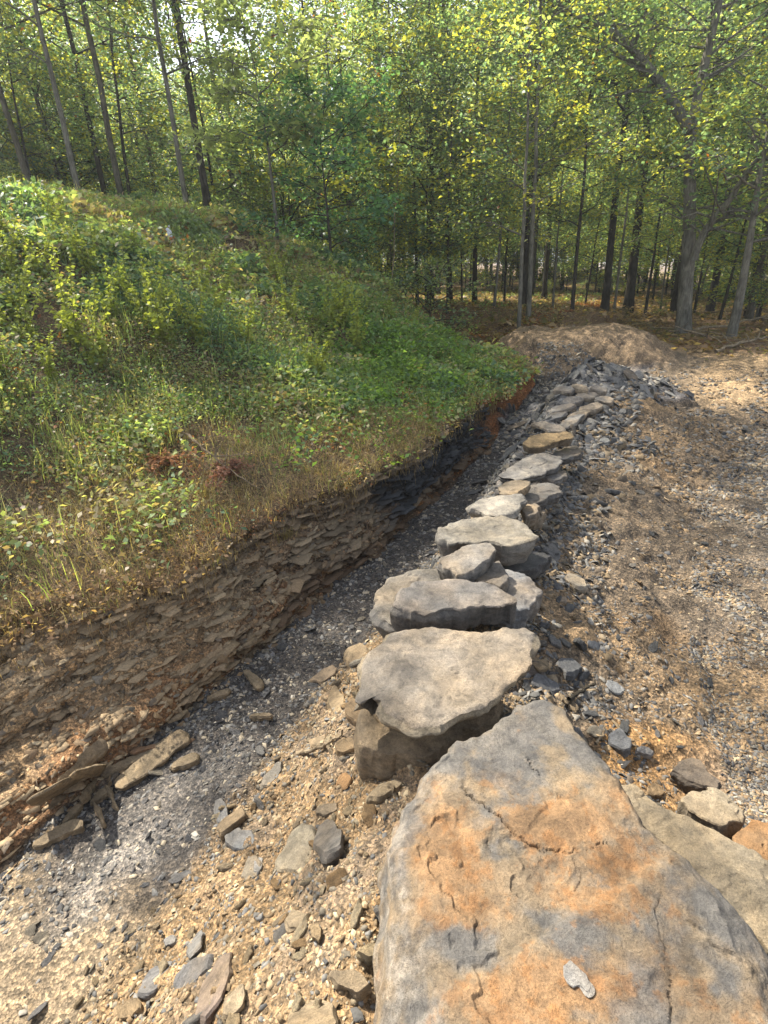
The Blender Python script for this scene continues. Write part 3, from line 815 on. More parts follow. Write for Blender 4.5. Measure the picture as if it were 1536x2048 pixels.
STACK = [
 # name poly z thick kwargs label
 ('flat_rock', [(712, 1395), (722, 1335), (745, 1290), (790, 1262), (870, 1256), (955, 1262), (1000, 1250), (1055, 1249), (1078, 1262), (1068, 1310), (1050, 1342), (1000, 1385), (945, 1420), (885, 1436), (822, 1441), (778, 1418), (765, 1395), (738, 1375), (722, 1400)],
  0.47, 0.075, dict(tilt=(0.03, 0.03), base=(0.26, 0.25, 0.24), tint=(0.35, 0.28, 0.2), tamt=0.45, side=(0.33, 0.28, 0.2), amp=0.008), 'broad smooth grey slab just behind the rusty boulder, overhanging a tan block'),
 ('block_rock', [(722, 1402), (760, 1385), (850, 1385), (930, 1385), (1010, 1390), (990, 1430), (940, 1462), (905, 1488), (870, 1506), (815, 1518), (760, 1520), (718, 1502), (709, 1450)],
  0.29, 0.16, dict(tilt=(0.10, 0.50), base=(0.36, 0.30, 0.22), tint=TN, tamt=0.6, amp=0.02, under=0.14, edge=0.05, layers=2), 'tan block in the shade under the broad smooth slab'),
 ('thick_rock', [(791, 1213), (800, 1182), (838, 1157), (900, 1149), (980, 1165), (1031, 1193), (1028, 1203), (985, 1207), (920, 1219), (850, 1223)],
  0.50, 0.105, dict(base=(0.22, 0.21, 0.205), tint=(0.34, 0.27, 0.2), tamt=0.35, side=(0.15, 0.145, 0.14), tilt=(-0.02, 0.05), under=0.05), 'thick grey slab with a dark broken front face, second slab behind the boulder'),
 ('flat_rock', [(744, 1222), (748, 1190), (775, 1157), (830, 1140), (885, 1140), (960, 1165), (940, 1200), (850, 1240), (780, 1250)],
  0.42, 0.10, dict(base=GL, tamt=0.3, side=GY), 'pale slab sticking out left from under the thick dark-fronted slab'),
 ('layered_rock', [(985, 1150), (1012, 1140), (1045, 1148), (1086, 1178), (1078, 1200), (1055, 1215), (1030, 1222), (990, 1210)],
  0.41, 0.11, dict(base=(0.27, 0.28, 0.30), tamt=0.15, amp=0.012, layers=5), 'blue-grey layered rock poking out right of the thick dark-fronted slab'),
 ('wedge_rock', [(880, 1115), (905, 1102), (940, 1091), (975, 1088), (992, 1103), (985, 1122), (950, 1140), (912, 1156), (893, 1135)],
  0.53, 0.09, dict(base=(0.29, 0.285, 0.28), tamt=0.3, tilt=(0.10, 0.12), side=GY), 'wedge shaped grey rock leaning between the thick slab and the big pale slab'),
 ('flat_rock', [(930, 1150), (975, 1125), (1000, 1118), (1014, 1160), (1005, 1175), (960, 1165)],
  0.47, 0.09, dict(base=GY, tamt=0.2), 'small grey slab wedged under the leaning wedge rock'),
 ('big_pale_rock', [(870, 1068), (878, 1052), (900, 1040), (940, 1030), (1000, 1027), (1050, 1046), (1076, 1074), (1068, 1082), (1040, 1088), (1000, 1092), (975, 1080), (930, 1082), (895, 1083)],
  0.52, 0.12, dict(base=(0.29, 0.28, 0.26), tint=(0.37, 0.32, 0.24), tamt=0.45, side=(0.24, 0.235, 0.23), tilt=(0.0, 0.0), amp=0.010), 'big sunlit pale slab with a jagged front midway along the stone row'),
 ('dark_rock', [(1000, 1125), (1040, 1110), (1085, 1098), (1103, 1108), (1092, 1122), (1060, 1135), (1025, 1142)],
  0.36, 0.07, dict(base=GD, tint=GY, tamt=0.3), 'dark flat rock under the right end of the big pale slab'),
 ('flat_rock', [(936, 1014), (950, 1002), (985, 992), (1020, 989), (1045, 991), (1050, 1003), (1038, 1025), (1010, 1034), (975, 1030)],
  0.48, 0.055, dict(base=GL, tint=(0.44, 0.41, 0.36), tamt=0.5, tilt=(0.0, 0.05), amp=0.01), 'light grey slab directly behind the big pale slab'),
 ('chunk_rock', [(1040, 1008), (1060, 1000), (1078, 1012), (1074, 1030), (1050, 1035)], 0.42, 0.07, dict(base=GY, tamt=0.4), 'small grey chunk right of the light grey slab'),
 ('chunk_rock', [(1062, 1020), (1076, 1014), (1090, 1022), (1084, 1036), (1068, 1038)], 0.37, 0.06, dict(base=GL, tamt=0.5), 'pale rounded chunk on the ridge edge beside the small grey chunk'),
 ('flat_rock', [(998, 975), (1010, 965), (1040, 961), (1057, 965), (1052, 980), (1030, 990), (1003, 988)], 0.49, 0.05, dict(base=(0.33, 0.31, 0.27), tamt=0.6), 'small thick tan-grey slab with a straight front edge'),
 ('flat_rock', [(1040, 1000), (1058, 972), (1095, 966), (1122, 972), (1120, 985), (1090, 998), (1062, 1008)], 0.42, 0.06, dict(base=GY, tamt=0.3, side=GD), 'grey slab right of the small tan-grey slab'),
 ('flat_rock', [(996, 948), (1020, 931), (1050, 915), (1082, 905), (1124, 908), (1128, 922), (1100, 940), (1065, 955), (1030, 960)], 0.46, 0.06, dict(base=(0.27, 0.26, 0.25), tint=(0.38, 0.33, 0.26), tamt=0.4, side=GD, amp=0.009), 'long ragged grey slab below the brown slab'),
 ('flat_rock', [(1080, 958), (1100, 946), (1130, 944), (1134, 955), (1110, 965)], 0.39, 0.035, dict(base=GY, tamt=0.2), 'thin grey sliver at the right end of the ragged slab'),
 ('brown_rock', [(1046, 886), (1070, 873), (1110, 866), (1143, 862), (1149, 872), (1120, 882), (1085, 893), (1058, 896)], 0.50, 0.055, dict(base=(0.38, 0.28, 0.16), tint=(0.44, 0.31, 0.16), tamt=0.5, side=(0.20, 0.17, 0.14), tilt=(-0.05, 0.12)), 'brown topped slab at the far end of the stone row'),
 ('flat_rock', [(1090, 915), (1125, 893), (1158, 888), (1165, 900), (1150, 912), (1115, 922)], 0.40, 0.05, dict(base=GY, tamt=0.2, side=GD), 'dark edged slab beneath the brown topped slab'),
 # right of the boulder
 ('tan_block', [(1362, 1600), (1385, 1580), (1412, 1568), (1450, 1590), (1486, 1618), (1484, 1640), (1450, 1655), (1410, 1640), (1375, 1622)], 0.20, 0.14, dict(base=(0.40, 0.34, 0.25), tint=TN, tamt=0.5, side=(0.25, 0.21, 0.16)), 'blocky tan rock standing on the gravel right of the rusty boulder'),
 ('orange_block', [(1462, 1680), (1475, 1655), (1505, 1640), (1560, 1650), (1620, 1690), (1600, 1740), (1530, 1735), (1480, 1705)], 0.20, 0.14, dict(base=(0.42, 0.33, 0.22), tint=RU, tamt=0.5), 'orange tinted block cut by the right edge of the picture'),
 ('long_rock', [(1225, 1570), (1265, 1560), (1330, 1610), (1420, 1650), (1500, 1690), (1600, 1760), (1640, 1900), (1560, 1900), (1480, 1830), (1400, 1760), (1330, 1690), (1270, 1640)], 0.26, 0.22, dict(base=(0.27, 0.235, 0.18), tint=(0.31, 0.24, 0.15), tamt=0.5, side=GD, tilt=(0.05, 0.0), M=220, RR=60, under=0.03, layers=2, rough=0.25), 'long tan rock lying alongside the right flank of the rusty boulder'),
 ('dark_slab', [(1340, 1538), (1352, 1524), (1385, 1514), (1420, 1535), (1440, 1562), (1432, 1574), (1400, 1560), (1365, 1552)], 0.13, 0.05, dict(base=GD, tint=BR, tamt=0.4), 'dark flat stone behind the blocky tan rock'),
 ('dark_slab', [(1480, 1800), (1560, 1830), (1640, 1960), (1640, 2080), (1560, 2020), (1500, 1900)], 0.20, 0.16, dict(base=(0.2, 0.21, 0.22), tamt=0.2), 'blue-grey stone in the lower right corner under the long tan rock'),
]
for q, (nm, pl, z, th, kw, lab) in enumerate(STACK):
    kw = dict(M=150, RR=34, SR=16) | kw
    big = kw.pop('M')
    slab(nm, pl, z, th, lab, 'rock', seed=200 + q * 13, M=big, **kw)

# single stones lying on the soil: outline in the picture, lifted off the ground where it lies
def stone(name, poly, th, label, base=TN, tint=None, tamt=0.4, seed=1, lift=None, group=None, cat='rock', **kw):
    poly = np.array(poly, float)
    c, n = hit(*poly.mean(0))
    if c is None: return None
    n = n / n[2]
    n = np.clip(n, -1.0, 1.0)
    lift = th * 0.72 if lift is None else lift
    return slab(name, poly, c[2] + lift, th * 1.1, label, cat, tilt=(-n[0] * 0.9, -n[1] * 0.9), seed=seed, M=64, RR=10, SR=7, amp=min(0.004, th * 0.15), jag=kw.pop('jag', 0.004),
                base=base, tint=tint or TN, tamt=tamt, under=0.05, layers=3, edge=th * 0.2, group=group, **kw)

def qd(cx, cy, L, W, ang, seed):
    r = np.random.default_rng(seed)
    a = np.sort(np.arange(7) / 7 * 6.283 + r.uniform(-0.3, 0.3, 7))
    rad = r.uniform(0.8, 1.1, 7)
    x, y = np.cos(a) * L / 2 * rad, np.sin(a) * W / 2 * rad
    t = R(ang)
    return [(cx + p * math.cos(t) + q * math.sin(t), cy - p * math.sin(t) + q * math.cos(t)) for p, q in zip(x, y)]

ST = [
 ('leaf_shaped_stone', [(552, 1722), (570, 1690), (590, 1655), (606, 1644), (624, 1656), (634, 1690), (640, 1722), (618, 1745), (580, 1750), (558, 1742)], 0.035, 'smooth leaf shaped tan stone lying on the crumbly bank', (0.38, 0.35, 0.28), .3),
 ('upright_stone', [(624, 1692), (634, 1650), (655, 1632), (672, 1640), (684, 1665), (680, 1692), (652, 1706)], 0.06, 'dark split stone standing beside the leaf shaped stone', (0.2, 0.19, 0.18), .1),
 ('round_stone', qd(480, 1678, 74, 54, -10, 3), 0.04, 'rounded blue-grey stone on the ditch side of the bank', (0.30, 0.31, 0.32), .1),
 ('long_stone', qd(462, 1640, 86, 26, 38, 4), 0.03, 'narrow tan stone behind the rounded blue-grey stone', TN, .3),
 ('long_stone', qd(655, 1615, 60, 26, 5, 5), 0.03, 'short brown bar of stone above the dark split stone', (0.3, 0.24, 0.17), .3),
 ('grey_stone', qd(440, 1625, 36, 74, 20, 6), 0.03, 'upright grey sliver on the edge of the ditch', (0.28, 0.28, 0.28), .1),
 ('white_stone', qd(389, 1669, 17, 15, 0, 7), 0.018, 'tiny white stone alone on the dark ditch floor', (0.7, 0.7, 0.66), 0),
 ('orange_stone', qd(688, 1560, 38, 42, 10, 8), 0.035, 'small orange-brown stone in front of the tan block', (0.42, 0.25, 0.12), .2),
 ('orange_stone', qd(712, 1420, 52, 60, 70, 9), 0.05, 'rough tan lump left of the broad smooth slab', (0.42, 0.30, 0.18), .4),
 ('tan_stone', qd(690, 1488, 46, 34, 10, 10), 0.045, 'cube-like ochre stone left of the tan block', (0.45, 0.31, 0.16), .4),
 ('tan_stone', qd(672, 1400, 38, 70, 10, 11), 0.045, 'upright ochre lump at the ditch side of the broad slab', (0.42, 0.33, 0.2), .5),
 ('tan_stone', qd(715, 1310, 64, 66, 30, 12), 0.05, 'pale crumbling lump at the upper left corner of the broad slab', (0.48, 0.38, 0.25), .5),
 ('dark_stone', qd(650, 1346, 68, 24, 28, 13), 0.03, 'brown bar-shaped stone at the ditch edge beside the pale lump', (0.26, 0.2, 0.14), .2),
 ('tan_stone', qd(770, 1575, 78, 26, 22, 14), 0.03, 'long tan splinter touching the left side of the rusty boulder', (0.46, 0.39, 0.27), .4),
 ('tan_stone', qd(598, 1838, 44, 58, 70, 15), 0.025, 'pointed tan stone below the leaf shaped stone', (0.40, 0.33, 0.23), .3),
 ('tan_stone', qd(631, 1860, 26, 48, 15, 16), 0.025, 'small ochre stone right of the pointed tan stone', (0.42, 0.31, 0.18), .4),
 ('grey_stone', qd(515, 1728, 18, 40, -20, 17), 0.018, 'small pale grey sliver left of the leaf shaped stone', (0.42, 0.42, 0.42), 0),
 ('tan_stone', qd(500, 1740, 40, 62, -25, 18), 0.02, 'flat tan stone left of the leaf shaped stone', (0.38, 0.33, 0.26), .3),
 ('long_stone', qd(425, 1975, 175, 52, 62, 19), 0.05, 'long purple-brown slab of shale pointing away at the bottom edge', (0.30, 0.24, 0.21), .2),
 ('grey_slab', qd(380, 1945, 110, 46, 40, 20), 0.035, 'dark grey slab left of the long purple-brown one', (0.19, 0.19, 0.2), .1),
 ('grey_slab', qd(310, 1955, 120, 40, 50, 21), 0.035, 'grey slab third from the long purple-brown one', (0.24, 0.24, 0.25), .1),
 ('grey_slab', qd(388, 1888, 64, 30, 62, 22), 0.03, 'small grey slab pointing uphill above the dark grey slab', (0.27, 0.28, 0.29), .05),
 ('grey_slab', qd(340, 1880, 30, 20, 20, 23), 0.02, 'little light blue-grey slab at the ditch edge', (0.36, 0.38, 0.4), 0),
 ('pale_stone', qd(625, 2035, 120, 100, 30, 24), 0.05, 'pale sunlit stone at the bottom edge left of the rusty boulder', (0.55, 0.47, 0.34), .3),
 ('tan_stone', qd(470, 2000, 70, 44, 55, 25), 0.03, 'flat tan stone right of the long purple-brown slab', (0.44, 0.36, 0.25), .3),
 ('tan_stone', qd(250, 2020, 80, 36, 35, 26), 0.03, 'ochre slab in the bottom row near the ditch', (0.42, 0.31, 0.18), .4),
 ('tan_stone', qd(700, 1960, 56, 80, 80, 27), 0.03, 'grey-tan stone pressed against the left side of the rusty boulder', (0.36, 0.3, 0.22), .4),
 ('tan_stone', qd(742, 1900, 30, 60, 85, 28), 0.035, 'narrow yellow stone against the rusty boulder', (0.5, 0.41, 0.26), .3),
 ('grey_stone', qd(547, 1545, 70, 24, 50, 29), 0.03, 'tilted grey sliver where the bank meets the ditch', (0.3, 0.28, 0.25), .3),
 ('grey_stone', qd(520, 1500, 24, 24, 20, 30), 0.03, 'small dark grey cube of stone at the ditch edge', (0.24, 0.25, 0.26), 0),
 ('grey_stone', qd(645, 1480, 56, 22, 8, 31), 0.02, 'brown flat stone beside the ochre cube-like stone', (0.3, 0.25, 0.18), .4),
 ('grey_stone', qd(1228, 1372, 48, 22, -30, 32), 0.02, 'light grey flat stone alone on the right slope', (0.34, 0.35, 0.36), 0),
 ('dark_stone', qd(1090, 1365, 72, 34, -25, 33), 0.04, 'dark stone right of the broad slab, above the boulder tip', (0.17, 0.175, 0.19), 0),
 ('dark_stone', qd(1140, 1330, 50, 30, -20, 34), 0.03, 'dark stone on the slope right of the broad slab', (0.16, 0.165, 0.175), 0),
 ('dark_stone', qd(1068, 1335, 44, 36, 10, 35), 0.03, 'brownish dark stone touching the right edge of the broad slab', (0.2, 0.17, 0.15), 0),
 ('dark_stone', qd(1150, 1160, 50, 24, -30, 36), 0.03, 'light topped stone on the slope beside the layered rock', (0.38, 0.35, 0.3), .2),
 ('dark_stone', qd(1190, 1290, 30, 18, -20, 37), 0.02, 'grey pebble-like stone on the right slope', (0.3, 0.3, 0.3), 0),
 ('dark_stone', qd(1240, 1480, 60, 40, -40, 38), 0.035, 'blue-grey stone beside the upper right edge of the boulder', (0.2, 0.21, 0.23), 0),
 ('dark_stone', qd(1290, 1500, 44, 24, -10, 39), 0.02, 'light chip of stone right of the boulder', (0.4, 0.4, 0.4), 0),
 ('tan_stone', qd(1310, 1580, 50, 26, -10, 40), 0.03, 'rust coloured stone behind the long tan rock', (0.36, 0.25, 0.14), .3),
 ('pale_stone', qd(1210, 880, 22, 10, 0, 41), 0.03, 'single pale stone near the foot of the shale pile', (0.4, 0.4, 0.38), 0),
]
for q, (nm, pl, th, lab, bs, ta) in enumerate(ST):
    stone(nm, pl, th, lab, base=bs, tamt=ta, seed=900 + q * 7)

RS = [(1095, 852, 70, 20), (1140, 842, 60, 18), (1108, 832, 56, 16), (1160, 826, 58, 18), (1125, 815, 60, 16), (1090, 812, 40, 14), (1185, 812, 54, 16), (1145, 800, 56, 15), (1110, 793, 46, 14), (1175, 790, 50, 14),
      (1210, 797, 48, 15), (1130, 778, 46, 14), (1160, 772, 44, 12), (1198, 776, 44, 13)]
for q, (u, v, L_, W_) in enumerate(RS):
    stone('flat_rock', qd(u, v, L_, W_, (q * 37) % 40 - 12, 60 + q), 0.035, 'flat grey slab of the low far row, ' + ['first', 'second', 'third', 'fourth', 'fifth', 'sixth', 'seventh', 'eighth', 'ninth', 'tenth', 'eleventh', 'twelfth', 'thirteenth', 'fourteenth'][q] + ' beyond the brown topped slab',
          base=(0.30, 0.29, 0.28) if q % 3 else (0.38, 0.33, 0.27), tamt=0.2, seed=1700 + q, lift=0.05)

# planks of weathered shale at the foot of the cut bank
PL = [((60, 1600), (170, 1545), 14, 'long thin dark splinter flat against the foot of the bank at far left'), ((270, 1500), (390, 1478), 9, 'needle of grey shale above the long tan splinter'),
      ((130, 1640), (165, 1600), 12, 'short brown splinter pointing up, left of the fan of splinters'), ((205, 1640), (186, 1600), 10, 'narrow tan splinter in the fan, pointing down'),
      ((232, 1612), (212, 1572), 12, 'rightmost tan splinter in the fan below the long one'), ((420, 1395), (455, 1380), 12, 'small tan flake where the bank meets the dark ditch floor'),
      ((240, 1567), (368, 1468), 36, 'long tan splinter of shale leaning on the foot of the cut bank'), ((68, 1690), (158, 1645), 22, 'reddish shale splinter low at the left edge of the ditch'),
      ((205, 1545), (330, 1490), 16, 'thin dark splinter behind the long tan one'), ((120, 1560), (205, 1485), 22, 'splintered shale piece at the bank foot, left of the long tan one'),
      ((185, 1600), (215, 1575), 14, 'short splinter standing below the long tan one'), ((345, 1532), (390, 1512), 18, 'flat tan piece right of the long tan splinter'),
      ((165, 1590), (190, 1560), 10, 'short tan splinter on the rubble at the bank foot'), ((150, 1545), (235, 1530), 14, 'broad grey-tan shale fragment below the splintered piece'),
      ((492, 1345), (520, 1370), 18, 'brown shale chip on the ditch floor near the bank'), ((505, 1430), (540, 1428), 10, 'thin orange-tan chip in the middle of the ditch')]
for q, (a, b, wd, lab) in enumerate(PL):
    a, b = np.array(a, float), np.array(b, float)
    t = (b - a) / np.linalg.norm(b - a); nn = np.array([-t[1], t[0]]) * wd / 2
    poly = [a + nn * .6, a * .6 + b * .4 + nn, b + nn * .9, b + t * 6, b - nn * .8, a * .5 + b * .5 - nn * 1.1, a - nn * .7, a - t * 8]
    stone('shale_splinter', poly, 0.024, lab, base=(0.33, 0.26, 0.17) if q != 1 else (0.28, 0.16, 0.09), tamt=0.3, seed=1300 + q, lift=0.028, cat='rock fragment', jag=0.005)

# many medium stones, individually: prototypes copied
def proto_stone(seed, flat, base):
    r = np.random.default_rng(seed)
    M, RR = 18, 4
    a = np.arange(M) / M * 6.283
    rad = 1 + 0.28 * fbm(np.cos(a) * 1.5, np.sin(a) * 1.5, 0, 3, seed)
    ang = 1 + 0.12 * np.sign(np.sin(a * 5 + seed)); rad = rad * ang ** 0.5
    V = [[0, 0, flat * 0.52]]
    prof = [(0.35, 0.50), (0.68, 0.47), (0.9, 0.40), (0.99, 0.22), (0.97, -0.1), (0.9, -0.38), (0.6, -0.5)]
    for k, h in prof:
        for i in range(M):
            x, y = math.cos(a[i]) * rad[i] * k, math.sin(a[i]) * rad[i] * k * 0.68
            V.append([x, y, flat * (h + 0.16 * float(vnoise(x * 2.2, y * 2.2, h * 2, seed + 5)))])
    V.append([0, 0, -flat * 0.5])
    V = np.array(V)
    F = [(0, 1 + i, 1 + (i + 1) % M) for i in range(M)]
    for k in range(len(prof) - 1):
        F += [(1 + k * M + i, 1 + (k + 1) * M + i, 1 + (k + 1) * M + (i + 1) % M, 1 + k * M + (i + 1) % M) for i in range(M)]
    e = len(V) - 1
    F += [(e, 1 + (len(prof) - 1) * M + (i + 1) % M, 1 + (len(prof) - 1) * M + i) for i in range(M)]
    me = bpy.data.meshes.new('stone')
    me.from_pydata((V * 0.5).tolist(), [], F)
    c = np.ones((len(V), 4), np.float32)
    c[:, :3] = np.array(base) * (1 + 0.25 * fbm(V[:, 0] * 3, V[:, 1] * 3, V[:, 2] * 6, 3, seed))[:, None]
    at = me.color_attributes.new('col', 'FLOAT_COLOR', 'POINT'); at.data.foreach_set('color', c.ravel())
    me.materials.append(M_ROCK)
    return me

def stones(name, dens, n, smin, smax, flat, bases, label, group, tilt=0.25, K=8, pw=1.8, maxd=9):
    ms = [proto_stone(hash(name) % 97 * 0 + 41 * q + len(name), flat * random.Random(q).uniform(0.7, 1.3), bases[q % len(bases)]) for q in range(K)]
    pos, nrm, i, j = scatter(dens, n)
    Rm = frames(nrm, tilt=tilt)
    for q in range(n):
        o = bpy.data.objects.new(name, ms[q % K])
        s = smin + (smax - smin) * rng.random() ** pw
        mt = Matrix(Rm[q].tolist()).to_4x4()
        o.matrix_world = Matrix.Translation(Vector(pos[q] + nrm[q] * s * flat * 0.22)) @ mt @ Matrix.Diagonal((s * rng.uniform(.8, 1.2), s * rng.uniform(.7, 1.1), s, 1))
        COL.objects.link(o)
        tag(o, label, 'stone', group)

d_pile = (cell['pile'] > 0.03) * (cell['mound'] < 0.05) * INVIEW + 0.5 * ((ct > 4.7) & (ct < 7.1) & (cell['S'] > 3.9) & (cell['S'] < 6.4)) * INVIEW
stones('shale_slab', d_pile, 295, 0.09, 0.24, 0.16, [(0.20, 0.205, 0.215), (0.27, 0.27, 0.27), (0.14, 0.145, 0.155), (0.35, 0.34, 0.32), (0.20, 0.205, 0.215), (0.24, 0.2, 0.16), (0.17, 0.175, 0.19), (0.30, 0.30, 0.30)],
       'flat grey shale piece in the heap at the far end of the ditch', 'shale pieces heaped at the end of the ditch', 0.28, pw=1.4)
stones('ridge_stone', ((ct > 5.3) & (ct < 7.4) & (cell['S'] > 0.9) & (cell['S'] < 4.6)) * lod, 130, 0.04, 0.13, 0.42, [(0.24, 0.24, 0.24), (0.34, 0.31, 0.26), (0.15, 0.155, 0.165), (0.42, 0.33, 0.22)],
       'fist sized stone in the loose rubble around the row of slabs', 'loose stones around the row of slabs', 0.35)
stones('bank_stone', ((ct > 4.9) & (ct < 6.6) & (cell['S'] < 1.6)) * lod, 230, 0.025, 0.075, 0.5, [(0.42, 0.33, 0.21), (0.36, 0.29, 0.2), (0.5, 0.42, 0.29), (0.27, 0.26, 0.25), (0.38, 0.26, 0.14)],
       'small angular stone half sunk in the crumbly tan bank', 'small stones in the tan bank', 0.5, pw=2.2)
stones('slope_stone', ((ct > 6.8) & (ct < 8.0) & (cell['S'] < 4.5)) * lod, 200, 0.025, 0.07, 0.4, [(0.22, 0.22, 0.23), (0.3, 0.28, 0.25), (0.13, 0.135, 0.14), (0.28, 0.2, 0.12)],
       'small grey stone scattered on the gravel slope', 'small stones on the right slope', 0.4, pw=2.2)
stones('ditch_stone', ((ct > 4.02) & (ct < 5.0) & (cell['S'] < 7.5)) * lod, 130, 0.03, 0.085, 0.22, [(0.16, 0.165, 0.18), (0.22, 0.22, 0.23), (0.30, 0.27, 0.22), (0.11, 0.115, 0.125)],
       'flat shale chip lying on the ditch floor', 'flat shale chips on the ditch floor', 0.3, pw=2.0)

# ------------------------------------------------------------------ vegetation
def tube(path, rad, n=7):
    path = np.asarray(path, float); rad = np.asarray(rad, float)
    t = np.gradient(path, axis=0); t /= np.linalg.norm(t, axis=1, keepdims=True) + 1e-9
    ref = np.array([0.31, 0.95, 0.05]) if abs(t[0][2]) > 0.8 else np.array([0, 0, 1.0])
    a = np.cross(t, ref); a /= np.linalg.norm(a, axis=1, keepdims=True) + 1e-9
    b = np.cross(t, a)
    th = np.arange(n) / n * 6.2832
    V = path[:, None] + rad[:, None, None] * (np.cos(th)[None, :, None] * a[:, None] + np.sin(th)[None, :, None] * b[:, None])
    m = len(path)
    i = np.arange(m - 1)[:, None] * n; j = np.arange(n)[None]; j2 = (j + 1) % n
    F = np.stack([i + j, i + j2, i + n + j2, i + n + j], -1).reshape(-1, 4)
    return V.reshape(-1, 3), F

class MB:
    def __init__(s): s.V, s.F, s.n = [], [], 0
    def add(s, V, F):
        s.V.append(V); s.F.append(F + s.n); s.n += len(V)
    def build(s, name, mat, parent=None, col=None, smooth=True):
        V = np.concatenate(s.V)
        return mesh_np(name, V, np.concatenate(s.F), mat, col, smooth, parent)

LEAFQ = np.array([[0, 0, 0], [0.5, 0.30, 0.07], [1.0, 0, -0.05], [0.5, -0.30, 0.07]])
def leaf_mesh(pos, size, r, cols, droop=0.5, flat=0.6):
    n = len(pos)
    nr = np.stack([r.normal(size=n) * flat, r.normal(size=n) * flat, np.ones(n)], 1)
    nr /= np.linalg.norm(nr, axis=1, keepdims=True)
    Rm = frames(nr, r, tilt=0.15)
    P = LEAFQ.copy(); 
    V, F = instances(P[None], np.array([[0, 1, 2, 3]]), pos, Rm, np.repeat(size[:, None], 3, 1), np.zeros(n, int))
    return V, F, np.repeat(cols, 4, 0)

LG = np.array([(0.13, 0.18, 0.088), (0.17, 0.215, 0.095), (0.095, 0.145, 0.09), (0.23, 0.25, 0.105), (0.085, 0.13, 0.095), (0.11, 0.16, 0.105)])

def grow(seed, H=14, bare=3.0, r0=0.16, spread=2.6, nleaf=9000, leaf=0.10, limbs=16, lean=(0, 0), top=0.9, droop=-0.1, thin=1.0, yellow=0.15, trunkpath=None, extra=None, pal=None, clump=0.0):
    r = np.random.default_rng(seed)
    mb = MB()
    n = 14
    z = np.linspace(-0.3, H * top, n)
    wx = np.cumsum(r.normal(size=n)) * 0.07 * H / 14; wy = np.cumsum(r.normal(size=n)) * 0.07 * H / 14
    u = (z + 0.3) / (H * top)
    path = np.stack([wx * u + lean[0] * z, wy * u + lean[1] * z, z], 1)
    if trunkpath is not None:
        path = np.asarray(trunkpath, float); n = len(path); u = np.linspace(0, 1, n); z = path[:, 2]
    rad = r0 * (1 - 0.86 * u) * (1 + 0.45 * np.exp(-(z + 0.3) / 0.28))
    V, F = tube(path, rad, 9); mb.add(V, F)
    tips = []
    def pt(h):
        return np.array([np.interp(h, path[:, 2], path[:, k]) for k in range(3)])
    for i in range(limbs):
        f = (i + 0.5 + r.uniform(-0.4, 0.4)) / limbs
        h = bare + (H * top - bare) * f
        p0 = pt(h)
        a = i * 2.4 + r.uniform(-0.5, 0.5)
        L = spread * (0.55 + 0.75 * math.sin(math.pi * min(1, 0.22 + 0.78 * f))) * r.uniform(0.7, 1.2)
        up = r.uniform(0.15, 0.6) + 0.6 * f + droop
        m = 7
        q = np.linspace(0, 1, m)
        dirv = np.array([math.cos(a), math.sin(a), up]); dirv /= np.linalg.norm(dirv)
        side = np.cumsum(r.normal(size=(m, 3)), 0) * 0.07 * L * q[:, None]
        bp = p0 + dirv * L * q[:, None] + side + np.array([0, 0, -0.12 * L]) * (q ** 2)[:, None]
        br = max(0.012, r0 * (1 - 0.8 * f) * 0.36) * (1 - 0.8 * q)
        V, F = tube(bp, br, 5); mb.add(V, F)
        for j in range(int(5 * thin)):
            qq = r.uniform(0.25, 1)
            s0 = np.array([np.interp(qq, q, bp[:, k]) for k in range(3)])
            a2 = a + r.uniform(-1.2, 1.2)
            d2 = np.array([math.cos(a2), math.sin(a2), r.uniform(-0.25, 0.6)])
            L2 = L * r.uniform(0.2, 0.45)
            sp = s0 + d2 * L2 * np.linspace(0, 1, 4)[:, None] + np.cumsum(r.normal(size=(4, 3)), 0) * 0.03
            V, F = tube(sp, br[2] * 0.5 * np.linspace(1, 0.25, 4) + 0.003, 4); mb.add(V, F)
            tips += [sp[3], sp[2], sp[1] * 0.5 + sp[2] * 0.5]
        tips.append(bp[-1])
    tips = np.array(tips)
    if extra is not None: tips = np.vstack([tips, extra])
    k = r.integers(0, len(tips), nleaf)
    dens = r.random(len(tips)) ** 0.5
    if clump: dens = np.where(r.random(len(tips)) < clump, -1.0, dens + 0.3)
    keep = r.random(nleaf) < dens[k] + 0.15
    k = k[keep]
    rad = r.uniform(0.18, 0.42, len(tips)) * (H / 14) ** 0.5
    pos = tips[k] + r.normal(size=(len(k), 3)) * rad[k][:, None] * np.array([1, 1, 0.6])
    PL_ = LG if pal is None else np.array(pal)
    tipc = PL_[r.integers(0, len(PL_), len(tips))]
    yel = (r.random(len(tips)) < yellow)[:, None]
    tipc = np.where(yel, np.array([0.28, 0.26, 0.05]), tipc)
    cols = tipc[k] * r.uniform(0.7, 1.35, (len(k), 1))
    odd = r.random(len(k)) < 0.004
    cols[odd] = (0.30, 0.10, 0.03)
    V, F, C = leaf_mesh(pos, leaf * r.uniform(0.7, 1.3, len(k)), r, cols)
    return mb, (V, F, C)

def make_tree(name, seed, bark, leafmat=M_LEAF, **kw):
    root = empty(name, (0, 0, 0))
    mb, (V, F, C) = grow(seed, **kw)
    mb.build('trunk', bark, root)
    mesh_np('crown', V, F, leafmat, C, False, root)
    return root

